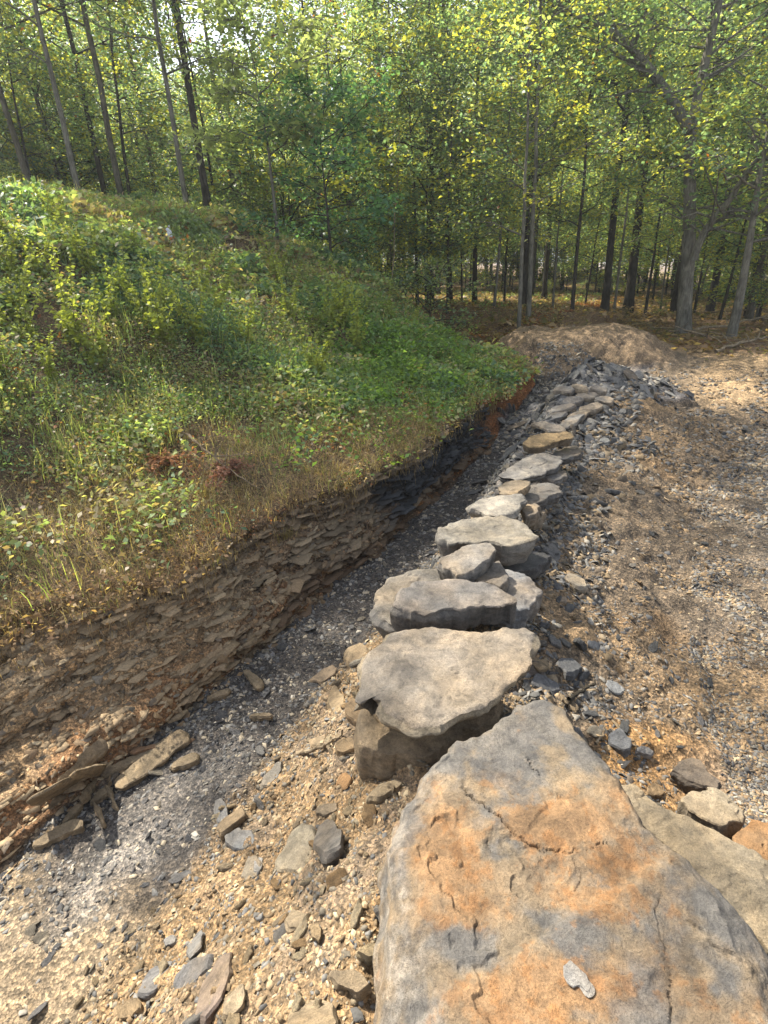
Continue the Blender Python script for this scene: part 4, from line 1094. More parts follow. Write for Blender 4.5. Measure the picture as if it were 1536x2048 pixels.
ORD = ['first', 'second', 'third', 'fourth', 'fifth', 'sixth', 'seventh', 'eighth', 'ninth', 'tenth', 'eleventh', 'twelfth', 'thirteenth', 'fourteenth', 'fifteenth', 'sixteenth', 'seventeenth',
       'eighteenth', 'nineteenth', 'twentieth', 'twenty-first', 'twenty-second', 'twenty-third', 'twenty-fourth']
used = set()
def place(root, x, y, z, rz, sc, label, cat, group, lean=(0, 0)):
    if root.name in used: o = copy_tree(root)
    else: o = root; used.add(root.name)
    o.location = (x, y, z - 0.05)
    o.rotation_euler = (lean[1], lean[0], rz)
    o.scale = (sc, sc, sc)
    return tag(o, label, cat, group)

TALL = [make_tree('oak_tree', 301, M_BARK, H=11.5, bare=2.4, r0=0.115, spread=2.4, nleaf=12500, limbs=18),
        make_tree('oak_tree', 302, M_BARK, H=12.5, bare=3.2, r0=0.10, spread=2.1, nleaf=11000, limbs=18, yellow=0.3),
        make_tree('oak_tree', 303, M_BARK_O, H=10.5, bare=2.0, r0=0.09, spread=2.3, nleaf=11000, limbs=17, yellow=0.15),
        make_tree('oak_tree', 304, M_BARK, H=12, bare=2.6, r0=0.09, spread=2.0, nleaf=9500, limbs=17, yellow=0.25),
        make_tree('oak_tree', 305, M_BARK, H=12, bare=3.0, r0=0.068, spread=2.2, nleaf=9000, limbs=15, yellow=0.35, thin=0.8, clump=0.62),
        make_tree('oak_tree', 306, M_BARK_O, H=11.5, bare=2.6, r0=0.062, spread=2.3, nleaf=9000, limbs=14, yellow=0.25, thin=0.8, clump=0.66)]
YOUNG = [make_tree('young_tree', 311, M_BARK_P, H=8, bare=1.9, r0=0.05, spread=1.5, nleaf=6200, leaf=0.08, limbs=14, yellow=0.35),
         make_tree('young_tree', 312, M_BARK, H=7, bare=1.5, r0=0.045, spread=1.6, nleaf=6500, leaf=0.08, limbs=14, yellow=0.15)]
BUSH = [make_tree('understory_bush', 321, M_BARK, H=3.0, bare=0.3, r0=0.03, spread=1.1, nleaf=4200, leaf=0.075, limbs=12, yellow=0.25)]

# trees that can be told apart: (pixel x, pixel y of the base, distance, prototype, trunk scale, label)
r5 = np.random.default_rng(55)
ED = [
 (1210, 610, 16.5, TALL[1], 1.0, 'slender dark tree right of centre, its base just beyond the mound'),
 (1260, 592, 18.0, TALL[0], 1.15, 'tall dark tree, the first to the right of the slender dark tree'),
 (1352, 590, 19.5, TALL[3], 1.2, 'dark tree close behind the big forked tree'),
 (1425, 590, 20.0, TALL[0], 1.0, 'dark tree between the forked tree and the right edge'),
 (1505, 600, 17.5, TALL[2], 1.0, 'dark leaning tree at the right edge of the picture'),
 (1045, 612, 16.0, TALL[0], 0.95, 'dark tree behind the left end of the dirt mound'),
 (1090, 572, 21.0, TALL[3], 1.0, 'thin dark tree seen deep behind the dirt mound'),
 (950, 560, 17.5, TALL[3], 0.85, 'thin tree midway between the hill and the mound'),
 (780, 520, 17.0, TALL[2], 1.1, 'thick tree in the dark wood just right of the green shrub'),
 (862, 552, 15.0, TALL[3], 0.8, 'thin tree at the foot of the wooded slope'),
 (420, 440, 10.6, TALL[4], 0.88, 'tree with dark bark on the hill crest, middle of the left half'),
 (250, 430, 11.2, TALL[5], 0.85, 'dark tree on the hill crest left of the pale stem'),
 (215, 415, 12.5, TALL[4], 0.75, 'thin dark tree second on the hill crest from the pale-trunked young tree'),
 (130, 400, 13.5, TALL[5], 0.75, 'dark tree on the upper left of the hill'),
 (60, 375, 11.5, TALL[5], 0.85, 'leaning dark tree at the far left of the hill crest'),
 (640, 470, 13.0, TALL[4], 0.75, 'dark curving tree behind the small oak sapling'),
 (700, 500, 16.0, TALL[3], 0.9, 'slim tree behind the green shrub'),
 (320, 430, 14.0, TALL[5], 0.9, 'slim tree further back between the two crest trees'),
 (480, 450, 14.5, TALL[2], 0.9, 'slim tree behind the crest tree with dark bark'),
 (1142, 642, 13.6, YOUNG[1], 1.0, 'thin sapling standing behind the middle of the mound'),
 (1036, 690, 10.9, YOUNG[0], 0.85, 'thin pale sapling at the left end of the dirt mound'),
 (1056, 645, 12.2, YOUNG[0], 1.05, 'pale slender tree right behind the thin pale sapling'),
 (895, 600, 12.8, YOUNG[1], 0.8, 'slender young tree on the dark slope left of the mound'),
 (378, 440, 10.0, YOUNG[0], 0.85, 'pale straight stem on the hill crest beside the dark tree'),
 (165, 415, 9.8, YOUNG[0], 0.85, 'pale-trunked young tree on the left of the hill crest'),
 (835, 575, 13.6, YOUNG[1], 0.9, 'young tree with low leaves right of the green shrub'),
]
for q, (px, py, dist, pr, sc, lab) in enumerate(ED):
    x, y, z = at_dist(px, py, dist)
    pos = place(pr, x, y, z, r5.uniform(0, 6.28), sc, lab, 'tree', None)

for (px, dist, sc, pr) in [(-700, 14.5, 0.9, 4), (-150, 13.0, 0.98, 5), (-330, 12.2, 0.92, 5), (-40, 12.0, 1.05, 4), (-900, 12.5, 0.9, 4)]:
    x, y, z = at_dist(px, 400, dist)
    place(TALL[pr], x, y, z, r5.uniform(0, 6.28), sc, 'oak standing on the hill just beyond the left edge of the view', 'tree', 'oaks beyond the left edge')
# the big forked tree at the right
fx, fy, fz = at_dist(1368, 652, 12.9)
root = empty('forked_tree', (fx, fy, fz))
k_ = np.array
def chain(pix, dist):
    out = []
    for (u, v) in pix:
        d = ray(u, v); dd = d / np.hypot(d[0], d[1])
        out.append(CPOS + dd * dist - k_([fx, fy, fz]))
    return np.array(out)
def smooth_path(P, m):
    L = np.r_[0, np.cumsum(np.linalg.norm(np.diff(P, axis=0), axis=1))]
    u = np.linspace(0, L[-1], m)
    Q = np.stack([np.interp(u, L, P[:, k]) for k in range(3)], 1)
    for _ in range(2): Q[1:-1] = 0.25 * Q[:-2] + 0.5 * Q[1:-1] + 0.25 * Q[2:]
    return Q
mainp = chain([(1366, 665), (1370, 600), (1376, 520), (1380, 440), (1379, 360), (1381, 262)], 12.9)
dirs = [(chain([(1381, 262), (1350, 210), (1315, 160), (1280, 110), (1230, 60), (1170, 30), (1100, 0), (1040, -60)], 12.7), 0.095, 'fork going left'),
        (chain([(1381, 262), (1398, 180), (1412, 110), (1430, 40), (1440, -60), (1450, -200), (1440, -400)], 13.0), 0.085, ''),
        (chain([(1387, 520), (1402, 470), (1440, 420), (1480, 360), (1520, 310), (1580, 240)], 12.6), 0.075, '')]
mb = MB()
V, F = tube(smooth_path(mainp, 14), np.linspace(0.135, 0.095, 14) * (1 + 0.22 * np.exp(-np.arange(14) / 1.2)), 10); mb.add(V, F)
tips = []
r6 = np.random.default_rng(66)
for P_, rd, _n in dirs:
    Q = smooth_path(P_, 18) + np.cumsum(r6.normal(size=(18, 3)), 0) * 0.02 * np.linspace(0, 1, 18)[:, None]
    V, F = tube(Q, np.linspace(rd, 0.02, 18), 8); mb.add(V, F)
    for i in range(3, 18):
        for _ in range(3):
            a = r6.uniform(0, 6.28); L = r6.uniform(0.5, 1.6)
            dv = k_([math.cos(a), math.sin(a), r6.uniform(-0.3, 0.7)])
            sp = Q[i] + dv * L * np.linspace(0, 1, 5)[:, None] + np.cumsum(r6.normal(size=(5, 3)), 0) * 0.04
            V, F = tube(sp, np.linspace(0.022, 0.005, 5), 4); mb.add(V, F)
            if i > 4: tips += [sp[4], sp[3], sp[2]]
mb.build('trunk', M_BARK_P, root)
tips = np.array(tips)
kk = r6.integers(0, len(tips), 8500)
dn = r6.random(len(tips)) ** 0.7
kk = kk[r6.random(len(kk)) < dn[kk]]
pos = tips[kk] + r6.normal(size=(len(kk), 3)) * 0.27
cc = LG[r6.integers(0, 4, len(tips))][kk] * r6.uniform(0.7, 1.4, (len(kk), 1))
V, F, C = leaf_mesh(pos, 0.09 * r6.uniform(0.7, 1.3, len(kk)), r6, cc)
mesh_np('crown', V, F, M_LEAF, C, False, root)
tag(root, 'big forked oak with grey bark and spreading limbs at the right behind the mound', 'tree')

# pale leaning tree at the far right
lx, ly, lz = at_dist(1468, 660, 12.4)
root = empty('leaning_tree', (lx, ly, lz))
fx, fy, fz = lx, ly, lz
tp = smooth_path(chain([(1462, 672), (1480, 600), (1490, 530), (1505, 460), (1512, 380), (1540, 250), (1560, 100)], 12.4), 14)
mb, (V, F, C) = grow(77, H=float(tp[-1][2]), bare=1.6, r0=0.085, spread=1.5, nleaf=4500, leaf=0.08, limbs=12, trunkpath=tp, yellow=0.4)
mb.build('trunk', M_BARK_P, root); mesh_np('crown', V, F, M_LEAF, C, False, root)
tag(root, 'slim pale leaning tree with yellow-green leaves at the right edge', 'tree')

# the wood behind
cnt = 0
r8 = np.random.default_rng(88)
placed = []
tries = 0
while cnt < 98 and tries < 6000:
    tries += 1
    px = r8.uniform(-500, 2050); dist = 15 + 40 * r8.random() ** 1.15
    d = ray(px, 560)[:2]; d = d / np.linalg.norm(d) * dist
    if px > 1536 + 150 and dist > 26: continue
    if px < 0 and dist < 20: continue
    if px < 700 and dist < 18: continue
    if px > 950 and dist < 22: continue
    if any((d[0] - a) ** 2 + (d[1] - b) ** 2 < (1.7 + 0.03 * dist) ** 2 for a, b in placed): continue
    placed.append((d[0], d[1]))
    far = dist > 34
    pr = TALL[int(r8.integers(0, 4))] if r8.random() < 0.72 else YOUNG[int(r8.integers(0, 2))]
    yg = pr in YOUNG
    place(pr, d[0], d[1], gz(d[0], d[1]), r8.uniform(0, 6.28), r8.uniform(0.8, 1.15) * (1.0 if not yg else 1.15),
          'slim young tree filling the wood behind the front trees' if yg else 'dark trunked tree standing deep in the wood behind the front trees',
          'tree', 'young trees deep in the wood' if yg else 'tall trees deep in the wood', (r8.normal() * 0.03, r8.normal() * 0.03))
    cnt += 1
r9 = np.random.default_rng(99)
for q, px in enumerate((870, 905, 940, 975, 1010, 1040, 1070, 1095, 1125, 1150, 1175, 1200, 1225, 1250, 1290, 1310, 1335, 1410, 1480)):
    x, y, z = at_dist(px, 560, r9.uniform(27, 33))
    place(BUSH[0], x, y, z, r9.uniform(0, 6.28), r9.uniform(1.3, 2.0), 'tall leafy bush among trunks beyond the dirt mound, ' + ORD[q] + ' from the left', 'bush', 'tall bushes behind the dirt mound')
FR = [(20, 13.0), (110, 11.6), (190, 14.5), (290, 12.2), (350, 15.0), (455, 12.5), (520, 15.5), (600, 12.8), (690, 14.5), (745, 13.0), (800, 16.0), (925, 15.5), (990, 14.0), (1010, 18.0),
      (1110, 15.5), (1175, 18.5), (1235, 16.0), (1300, 17.5), (1330, 19.0), (1400, 19.5), (1455, 17.5), (1530, 18.5), (1640, 14.5), (1400, 23.0)]
for q, (px, dist) in enumerate(sorted(FR)):
    x, y, z = at_dist(px, 560, dist)
    place(YOUNG[q % 2], x, y, z, r9.uniform(0, 6.28), r9.uniform(0.55, 0.95), 'leafy young tree with low branches, ' + ORD[q] + ' from the left along the front of the wood', 'tree', 'young trees along the front edge of the wood', (r9.normal() * 0.05, r9.normal() * 0.05))
for q, px in enumerate([-60, 40, 105, 180, 265, 330, 400, 470, 530, 610, 730, 780, 850]):
    x, y, z = at_dist(px, 500, 11.5 + 3 * r9.random())
    place(BUSH[0], x, y, z, r9.uniform(0, 6.28), r9.uniform(0.5, 0.9), 'leafy bush between trunks on the hill crest, ' + ORD[q] + ' from the left', 'bush', 'bushes on the crest of the hill')
nb = 0
for _ in range(900):
    if nb >= 130: break
    px = r8.uniform(-200, 1750); dist = r8.uniform(13, 38)
    if 880 < px < 1500 and dist < 23: continue
    d = ray(px, 560)[:2]; d = d / np.linalg.norm(d) * dist
    place(BUSH[0], d[0], d[1], gz(d[0], d[1]), r8.uniform(0, 6.28), r8.uniform(0.7, 1.5), 'leafy bush growing under the trees of the wood', 'bush', 'bushes under the trees')
    nb += 1
# big-crowned trees closing the wood far off
far_b = 0
for i in range(90):
    px = -300 + i * 25 + r8.uniform(-15, 15); dist = r8.uniform(42, 60)
    d = ray(px, 560)[:2]; d = d / np.linalg.norm(d) * dist
    place(BUSH[0], d[0], d[1], gz(d[0], d[1]), r8.uniform(0, 6.28), r8.uniform(3.0, 4.6) * (1.5 if px > 900 else 1), 'large bush closing the view at the far side of the wood', 'bush', 'large bushes at the far side of the wood')

# green shrub and small oak sapling on the hill
sh = make_tree('green_shrub', 331, M_BARK, M_WEED, H=2.5, bare=0.25, r0=0.03, spread=0.9, nleaf=4200, leaf=0.085, limbs=18, yellow=0.0, pal=[(0.09, 0.19, 0.11), (0.12, 0.22, 0.12), (0.07, 0.15, 0.09)])
x, y, z = at_dist(668, 600, 9.3); place(sh, x, y, z, 0.5, 0.95, 'bushy blue-green shrub on the right shoulder of the hill', 'shrub', None)
sh2 = make_tree('small_shrub', 332, M_BARK, M_WEED, H=1.3, bare=0.1, r0=0.02, spread=0.6, nleaf=1800, leaf=0.06, limbs=12, yellow=0.0)
x, y, z = at_dist(860, 640, 9.2); place(sh2, x, y, z, 0.5, 0.9, 'small green shrub at the lower right end of the hill', 'shrub', None)
sp_ = make_tree('oak_sapling', 333, M_BARK_P, H=2.9, bare=1.1, r0=0.035, spread=0.95, nleaf=2600, leaf=0.10, limbs=10, yellow=0.0, pal=[(0.17, 0.20, 0.10), (0.22, 0.24, 0.12)])
x, y, z = at_dist(556, 475, 9.2); place(sp_, x, y, z, 0.5, 1.0, 'small oak sapling with grey-green leaves on the hill crest', 'tree', None)

# ground cover on the hill
hillm = ((ct < 3.02) & (cell['dl'] < 9) & (cell['mound'] < 0.02)) * INVIEW
bankf = np.clip(sstep(0.1, 1.5, cell['dl']) + 0.12 + 0.8 * sstep(3.0, 4.5, cell['S']), 0, 1)
covw = bankf * hillm * (1 / (1.2 + DIST) ** 1.3) * np.clip(-0.05 + sstep(0.3, 2.4, cell['dl']) * 0.9 + 1.5 * cell['nf'] + 1.2 * cell['nz'], 0.02, 3) * (1 - 0.97 * sstep(8.0, 8.9, cell['S']))
def plantlets(name, dens, n, leaves, lsize, hgt, cols, label, cat, seed, width=0.10, flat=0.8):
    r = np.random.default_rng(seed)
    pos, nrm, i, j = scatter(dens, n, r)
    dd = DIST[i, j]
    hs = r.uniform(0.3, 1.0, n) * hgt
    lp = np.repeat(pos, leaves, 0)
    off = r.normal(size=(n * leaves, 3)) * np.array([width, width, 0])
    zz = np.abs(r.random(n * leaves)) * np.repeat(hs, leaves)
    lp = lp + off; lp[:, 2] += zz + 0.01
    sp = 0.5 + 0.62 * fbm(pos[:, 0] * 1.3, pos[:, 1] * 1.3, 0, 3, seed) + 0.16 * r.normal(size=n)
    pc = np.array(cols)[np.clip(sp * len(cols), 0, len(cols) - 1).astype(int)] * r.uniform(0.75, 1.3, (n, 1))
    patch = np.clip(1.0 + 0.8 * vnoise(pos[:, 0] * 1.9, pos[:, 1] * 1.9, 0, seed + 3), 0.45, 1.9)
    hs = hs * patch
    cc = np.repeat(pc, leaves, 0) * r.uniform(0.75, 1.3, (n * leaves, 1))
    sz = lsize * r.uniform(0.6, 1.4, n * leaves) * np.repeat(np.clip(dd / 4.5, 0.85, 1.8) * np.clip(patch, 0.65, 1.35), leaves)
    V, F, C = leaf_mesh(lp, sz, r, cc, flat=flat)
    return tag(mesh_np(name, V, F, M_WEED, C), label, cat, kind='stuff')
GC = [(0.10, 0.17, 0.10), (0.13, 0.21, 0.12), (0.16, 0.25, 0.13), (0.22, 0.30, 0.14), (0.30, 0.36, 0.16), (0.36, 0.36, 0.18), (0.34, 0.29, 0.18), (0.24, 0.18, 0.12), (0.17, 0.24, 0.12)]
plantlets('ground_cover', covw, 15000, 16, 0.034, 0.16, GC, 'low leafy weeds covering the hillside', 'weeds', 401)
brightw = hillm * (cell['S'] < 8) * np.exp(-((cell['S'] - 5.6) / 1.6) ** 2 - ((cell['dl'] - 0.9) / 0.75) ** 2) 
plantlets('clover_patch', brightw * np.clip(0.3 + 1.5 * cell['nf'], 0, 2), 2600, 16, 0.036, 0.15, [(0.13, 0.22, 0.06), (0.17, 0.25, 0.07), (0.11, 0.19, 0.07)], 'bright green leafy weeds on the edge of the bank near its far end', 'weeds', 402)
dryw = hillm * (1 / (1 + DIST) ** 1.3) * (sstep(1.6, 0.0, cell['dl']) + 0.12)
plantlets('dry_leaves', dryw, 15000, 5, 0.026, 0.03, [(0.30, 0.21, 0.13), (0.22, 0.14, 0.085), (0.40, 0.31, 0.20), (0.27, 0.11, 0.05)], 'dry brown leaves and twigs between the weeds', 'litter', 403)
litw = cell['ff'] * INVIEW * (DIST < 30) * (DIST > 8) / (1 + DIST) ** 1.5 * np.clip(0.7 + 0.5 * cell['nz'], 0.1, 2)
plantlets('forest_litter', litw, 9000, 5, 0.06, 0.02, [(0.24, 0.16, 0.10), (0.18, 0.11, 0.07), (0.3, 0.22, 0.14), (0.13, 0.12, 0.045)], 'brown fallen leaves on the forest floor', 'litter', 404, width=0.3, flat=0.4)

def blades(name, dens, n, hgt, wd, cols, label, seed, per=9, curl=0.6, spread=0.05, lodscale=4.0, cat='grass', stuff=True, posn=None, hangs=False):
    r = np.random.default_rng(seed)
    if posn is None:
        pos, nrm, i, j = scatter(dens, n, r); dd = np.clip(DIST[i, j] / lodscale, 0.8, 2.2)
    else:
        pos = np.array(posn); n = len(pos); dd = np.ones(n)
    P = np.repeat(pos, per, 0); N = n * per
    P = P + r.normal(size=(N, 3)) * np.array([spread, spread, 0.0])
    a = r.uniform(0, 6.283, N); h = hgt * r.uniform(0.5, 1.2, N) * np.repeat(r.uniform(0.6, 1.2, n), per)
    out = np.stack([np.cos(a), np.sin(a), 0 * a], 1); sd = np.stack([-np.sin(a), np.cos(a), 0 * a], 1)
    cu = curl * r.uniform(0.3, 1.3, N)
    rows = []
    for t in (0, 0.33, 0.67, 1.0):
        up = h * (t - (0.45 * cu * t ** 2.2)) * (1 if not hangs else -0.6)
        cen = P + out * (h * cu * t ** 1.8)[:, None]; cen[:, 2] += up
        hw = (wd * np.repeat(dd, per) * (1 - 0.85 * t) * 0.5)[:, None]
        rows += [cen - sd * hw, cen + sd * hw]
    V = np.stack(rows, 1).reshape(-1, 3)
    b = (np.arange(N) * 8)[:, None, None]
    F = (np.array([[0, 1, 3, 2], [2, 3, 5, 4], [4, 5, 7, 6]])[None] + b).reshape(-1, 4)
    cc = np.array(cols)[r.integers(0, len(cols), n)]
    cc = np.repeat(cc, per, 0) * r.uniform(0.75, 1.3, (N, 1))
    o = mesh_np(name, V, F, M_WEED, np.repeat(cc, 8, 0))
    return tag(o, label, cat, kind='stuff' if stuff else None)
gw = bankf * hillm * (1 / (1.2 + DIST) ** 1.2) * np.clip(0.15 + 0.9 * cell['nz'] + 0.5 * sstep(2.0, 4.0, cell['dl']), 0.03, 2) * (1 - 0.97 * sstep(8.0, 8.9, cell['S']))
blades('grass', gw, 4800, 0.21, 0.006, [(0.22, 0.29, 0.10), (0.30, 0.34, 0.13), (0.16, 0.23, 0.09), (0.38, 0.35, 0.19)], 'tall green grass growing among the weeds on the hill', 501)
lipw = hillm * (cell['dl'] < 1.3) * np.clip(1.1 - 0.7 * cell['dl'], 0, 1) * (cell['S'] < 7) / (1 + DIST)
blades('dry_grass', lipw, 1900, 0.15, 0.0035, [(0.42, 0.35, 0.22), (0.32, 0.25, 0.15), (0.22, 0.16, 0.10), (0.2, 0.22, 0.09)], 'dry straw and grass on the edge of the cut bank', 502, curl=1.0)
lipr = ((ct > 2.96) & (ct < 3.25) & (cell['S'] < 6) & (cell['S'] > -1)) * lod
blades('hanging_roots', lipr, 1100, 0.20, 0.004, [(0.22, 0.16, 0.10), (0.14, 0.10, 0.065), (0.3, 0.23, 0.15)], 'thin brown roots hanging over the cut bank', 503, per=5, curl=0.35, cat='roots', hangs=True)

# tall feathery weeds, each a plant of its own
def weed(seed, H=0.6, stems=6, col=(0.27, 0.31, 0.08), leaf=0.05):
    r = np.random.default_rng(seed)
    mb = MB(); pos, szs, Vs = [], [], []
    for i in range(stems):
        a = r.uniform(0, 6.28); ln = r.uniform(0.1, 0.5); h = H * r.uniform(0.6, 1.1)
        t = np.linspace(0, 1, 7)
        P_ = np.stack([np.cos(a) * ln * h * t ** 1.6, np.sin(a) * ln * h * t ** 1.6, h * t], 1) + r.normal(size=3) * [0.03, 0.03, 0]
        V, F = tube(P_, np.linspace(0.004, 0.0015, 7), 4); mb.add(V, F)
        n = int(60 * h / 0.6)
        tt = r.uniform(0.12, 1, n)
        pos.append(np.stack([np.interp(tt, t, P_[:, k]) for k in range(3)], 1)); szs.append(leaf * (1.25 - 0.8 * tt))
    pos = np.concatenate(pos); szs = np.concatenate(szs)
    V, F, C = leaf_mesh(pos, szs * 1.3, r, np.array(col)[None] * r.uniform(0.7, 1.3, (len(pos), 1)), flat=0.9)
    V = V.reshape(-1, 4, 3); c0 = V[:, :1]; V = c0 + (V - c0) * np.array([1, 1, 1]); V = V.reshape(-1, 3)
    root = empty('tall_weed', (0, 0, 0))
    mb.build('stem', M_WEED, root, col=np.tile(np.array([0.2, 0.2, 0.08]), (sum(len(v) for v in mb.V), 1)))
    mesh_np('foliage', V, F, M_WEED, C, False, root)
    return root
WP = [weed(601), weed(602, 0.7, 7), weed(603, 0.55, 4, (0.22, 0.27, 0.08))]
WPX = [(18, 480), (90, 560), (160, 520), (40, 640), (150, 690), (230, 640), (300, 650), (325, 690), (350, 700), (130, 470), (60, 700), (250, 600), (410, 690),
       (440, 640), (640, 660), (665, 650), (690, 645), (655, 700), (730, 640), (500, 700), (10, 760), (110, 760), (580, 640), (340, 620), (200, 560), (560, 560), (780, 640), (820, 660),
       (640, 760), (460, 590), (30, 560), (200, 740), (270, 520), (400, 600), (710, 700)]
WL = []
for q, (px, py) in enumerate(WPX):
    p, n = hit(px, py + 12)
    if p is None or np.linalg.norm(p - CPOS) > 14: continue
    WL.append((py, px, place(WP[q % 3], p[0], p[1], p[2] + 0.04, r5.uniform(0, 6.28), r5.uniform(0.7, 1.1), 'x', 'weed', 'tall weeds on the hill')))
for nm, a, b in (('along the upper hill', 0, 600), ('across the middle of the hill', 600, 675), ('on the lower hill', 675, 5000)):
    for q, (py, px, o) in enumerate(sorted([e for e in WL if a <= e[0] < b], key=lambda e: e[1])):
        o['label'] = 'tall feathery yellow-green weed, ' + ORD[q] + ' from the left edge ' + nm

# dry tuft hanging on the cut bank, with others on the edge
for (px, py, lab) in [(572, 1075, 'dry straw tuft hanging on the face of the cut bank'), (690, 985, 'pale dry grass tuft on the corner of the bank edge'), (410, 1000, 'green and straw grass tuft at the bank edge left of the corner')]:
    p, n = hit(px, py)
    if p is None: continue
    blades('grass_tuft', None, 0, 0.17, 0.005, [(0.32, 0.26, 0.15), (0.24, 0.2, 0.1)], lab, 700 + px, per=90, curl=0.9, spread=0.03, posn=[p + n * 0.01], stuff=False, cat='grass tuft')

def stick(name, pix, rad, label, cat='stick', lift=0.02, mat=M_STICK, forks=0, seed=0, parent=None):
    P_ = []
    for (u, v) in pix:
        p, n = hit(u, v)
        if p is None: continue
        P_.append(p + n * lift)
    P_ = smooth_path(np.array(P_), 16)
    r = np.random.default_rng(seed)
    P_ = P_ + r.normal(size=P_.shape) * rad * 0.5
    mb = MB(); V, F = tube(P_, np.linspace(rad, rad * 0.35, 16), 6); mb.add(V, F)
    for i in range(forks):
        k = int(r.integers(3, 13)); L = r.uniform(0.3, 0.6) * np.linalg.norm(P_[-1] - P_[0]) * 0.6
        t = P_[k + 1] - P_[k]; t /= np.linalg.norm(t); dv = t + r.normal(size=3) * [0.7, 0.7, 0.35]; dv[2] = abs(dv[2]) * 0.6; dv /= np.linalg.norm(dv)
        sp = P_[k] + dv * L * np.linspace(0, 1, 6)[:, None] + np.cumsum(r.normal(size=(6, 3)), 0) * 0.02 * L
        V, F = tube(sp, np.linspace(rad * 0.6, rad * 0.2, 6), 5); mb.add(V, F)
    V = np.concatenate(mb.V); c = V.mean(0); c[2] = V[:, 2].min()
    o = mesh_np(name, V - c, np.concatenate(mb.F), mat, None, True); o.location = c
    return tag(o, label, cat)
stick('root', [(600, 1515), (650, 1500), (690, 1475)], 0.011, 'knobby tan root beside the ochre stone', 'root')
stick('root', [(770, 1535), (800, 1520), (830, 1522), (855, 1540)], 0.008, 'reddish root in front of the tan block', 'root', mat=M_BARK_O)
stick('root', [(1190, 1495), (1208, 1470), (1200, 1450)], 0.006, 'pale curled root beside the right edge of the boulder', 'root')
stick('root', [(1130, 1400), (1160, 1390), (1190, 1375)], 0.010, 'dark root sticking out right of the boulder tip', 'root', mat=M_BARK)
stick('root', [(140, 1200), (180, 1230), (210, 1280)], 0.006, 'thin curved root hanging on the near end of the cut bank', 'root', lift=0.03)
stick('root', [(470, 1150), (485, 1170), (497, 1190)], 0.005, 'pale root dangling on the middle of the cut bank', 'root', lift=0.03)
stick('fallen_branch', [(350, 870), (385, 905), (430, 935), (470, 965), (520, 1000)], 0.009, 'bare dead branch lying down the slope through the orange leaves', 'branch', lift=0.10, forks=5, seed=4)
stick('fallen_branch', [(225, 985), (300, 990), (330, 992)], 0.005, 'thin pale stick on the weeds left of the orange leaves', 'branch', lift=0.05, forks=1, seed=5)
stick('fallen_branch', [(1380, 672), (1440, 665), (1500, 650), (1580, 630)], 0.035, 'long fallen branch on the ground behind the leaning tree', 'branch', lift=0.12, forks=5, seed=6)
stick('fallen_branch', [(1300, 665), (1360, 672), (1410, 680), (1440, 700)], 0.025, 'tangled bare branch below the forked tree', 'branch', lift=0.12, forks=7, seed=7)
stick('fallen_branch', [(1430, 710), (1500, 690), (1560, 680)], 0.03, 'bare branch on the grass at the right edge', 'branch', lift=0.08, forks=4, seed=8)
stick('fallen_branch', [(730, 560), (770, 590), (820, 600)], 0.02, 'thin branch lying on the dark slope right of the green shrub', 'branch', lift=0.08, forks=3, seed=9)

# dead orange fern fronds
for q, (px, py, lab) in enumerate([(345, 935, 'bright rust-orange dead fern lying on the weeds'), (465, 955, 'darker rust-red dead fern, right of the bright orange one')]):
    p, n = hit(px, py)
    r = np.random.default_rng(800 + q)
    root = empty('dead_fern', p)
    mb = MB(); lp = []
    for i in range(8):
        a = r.uniform(0, 6.28); L = r.uniform(0.12, 0.24); t = np.linspace(0, 1, 6)
        P_ = np.stack([np.cos(a) * L * t, np.sin(a) * L * t - 0.1 * t, 0.10 * np.sin(t * 2.4) + 0.03 - 0.04 * t], 1)
        V, F = tube(P_, np.linspace(0.004, 0.0015, 6), 4); mb.add(V, F)
        tt = r.random(70); lp.append(np.stack([np.interp(tt, t, P_[:, k]) for k in range(3)], 1) + r.normal(size=(70, 3)) * 0.014)
    mb.build('stem', M_STICK, root)
    lp = np.concatenate(lp)
    V, F, C = leaf_mesh(lp, 0.028 * r.uniform(0.6, 1.3, len(lp)), r, np.array([(0.32, 0.16, 0.075), (0.22, 0.11, 0.07)][q])[None] * r.uniform(0.7, 1.3, (len(lp), 1)))
    mesh_np('foliage', V, F, M_LITTER, C, False, root)
    tag(root, lab, 'fern')

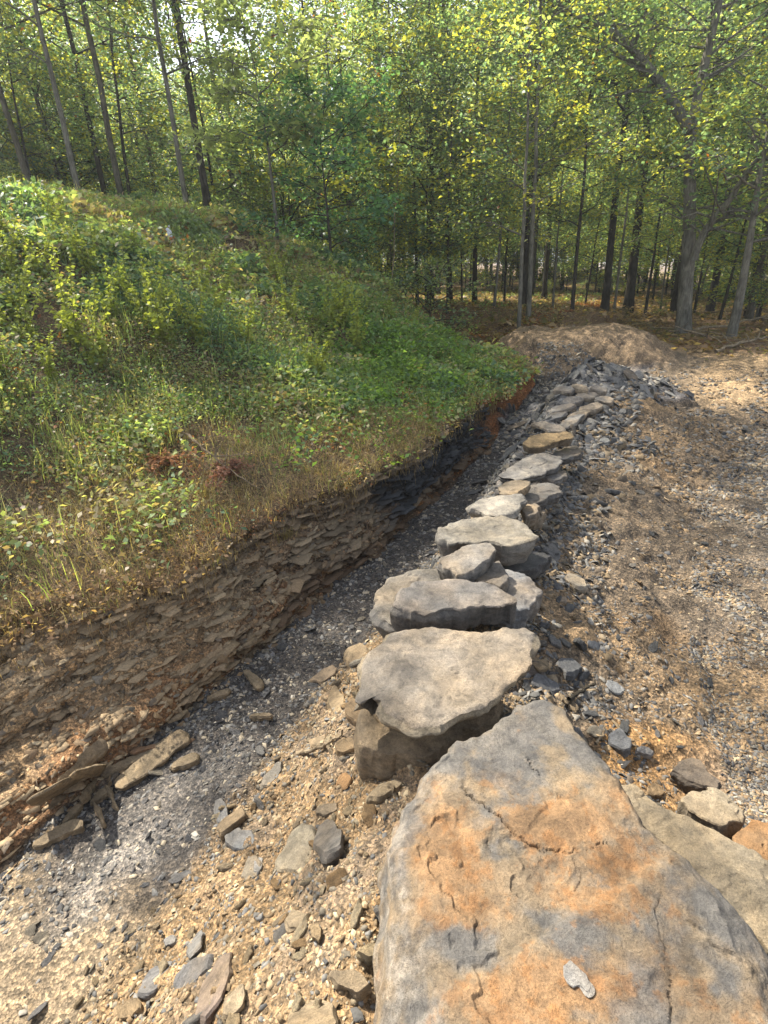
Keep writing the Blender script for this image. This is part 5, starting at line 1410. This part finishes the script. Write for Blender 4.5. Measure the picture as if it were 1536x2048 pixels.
# small pale marker stake on the hill
p, n = hit(343, 488)
if p is not None:
    root_v = np.array([[-.05, -.012, -.1], [.05, -.012, -.1], [.05, .012, -.1], [-.05, .012, -.1], [-.05, -.012, .14], [.045, -.012, .20], [.045, .012, .20], [-.05, .012, .14]])
    F = np.array([[0, 3, 2, 1], [0, 1, 5, 4], [1, 2, 6, 5], [2, 3, 7, 6], [3, 0, 4, 7], [4, 5, 6, 7]])
    o = mesh_np('marker_slab', root_v, F, M_CHIP, np.tile([0.6, 0.62, 0.66], (8, 1)))
    o.location = p; o.rotation_euler = (0.15, -0.2, 0.6)
    bv = o.modifiers.new('b', 'BEVEL'); bv.width = 0.006
    tag(o, 'small pale grey slab standing upright among the weeds on the hill', 'marker')
    stick('fallen_branch', [(285, 492), (310, 488), (335, 492)], 0.02, 'dark stub of branch beside the pale upright slab', 'branch', mat=M_BARK, lift=0.06)

# low plants on the forest floor
for (px, py, sc, lab) in [(1165, 600, 0.22, 'small sunlit yellow-green bush on the forest floor behind the mound'), (1320, 632, 0.16, 'small green plant on the forest floor left of the forked tree'), (1095, 590, 0.2, 'yellow-green seedling bush behind the left part of the mound')]:
    p, n = hit(px, py)
    if p is not None: place(BUSH[0], p[0], p[1], p[2], 0.7 * px, sc, lab, 'bush', None)

# ------------------------------------------------------------------ haze
hm = bpy.data.materials.new('air_haze'); hm.use_nodes = True; ht = hm.node_tree; ht.nodes.clear()
pv = ht.nodes.new('ShaderNodeVolumePrincipled'); ho = ht.nodes.new('ShaderNodeOutputMaterial')
pv.inputs['Color'].default_value = (0.9, 0.95, 1.0, 1); pv.inputs['Density'].default_value = 0.0026; pv.inputs['Anisotropy'].default_value = 0.45
ht.links.new(pv.outputs[0], ho.inputs['Volume'])
hb = np.array([[x, y, z] for z in (-12, 24) for x, y in ((-420, -340), (480, -340), (480, 560), (-420, 560))], float)
hz = mesh_np('haze', hb, np.array([[0, 3, 2, 1], [4, 5, 6, 7], [0, 1, 5, 4], [1, 2, 6, 5], [2, 3, 7, 6], [3, 0, 4, 7]]), hm)
tag(hz, kind='stuff')
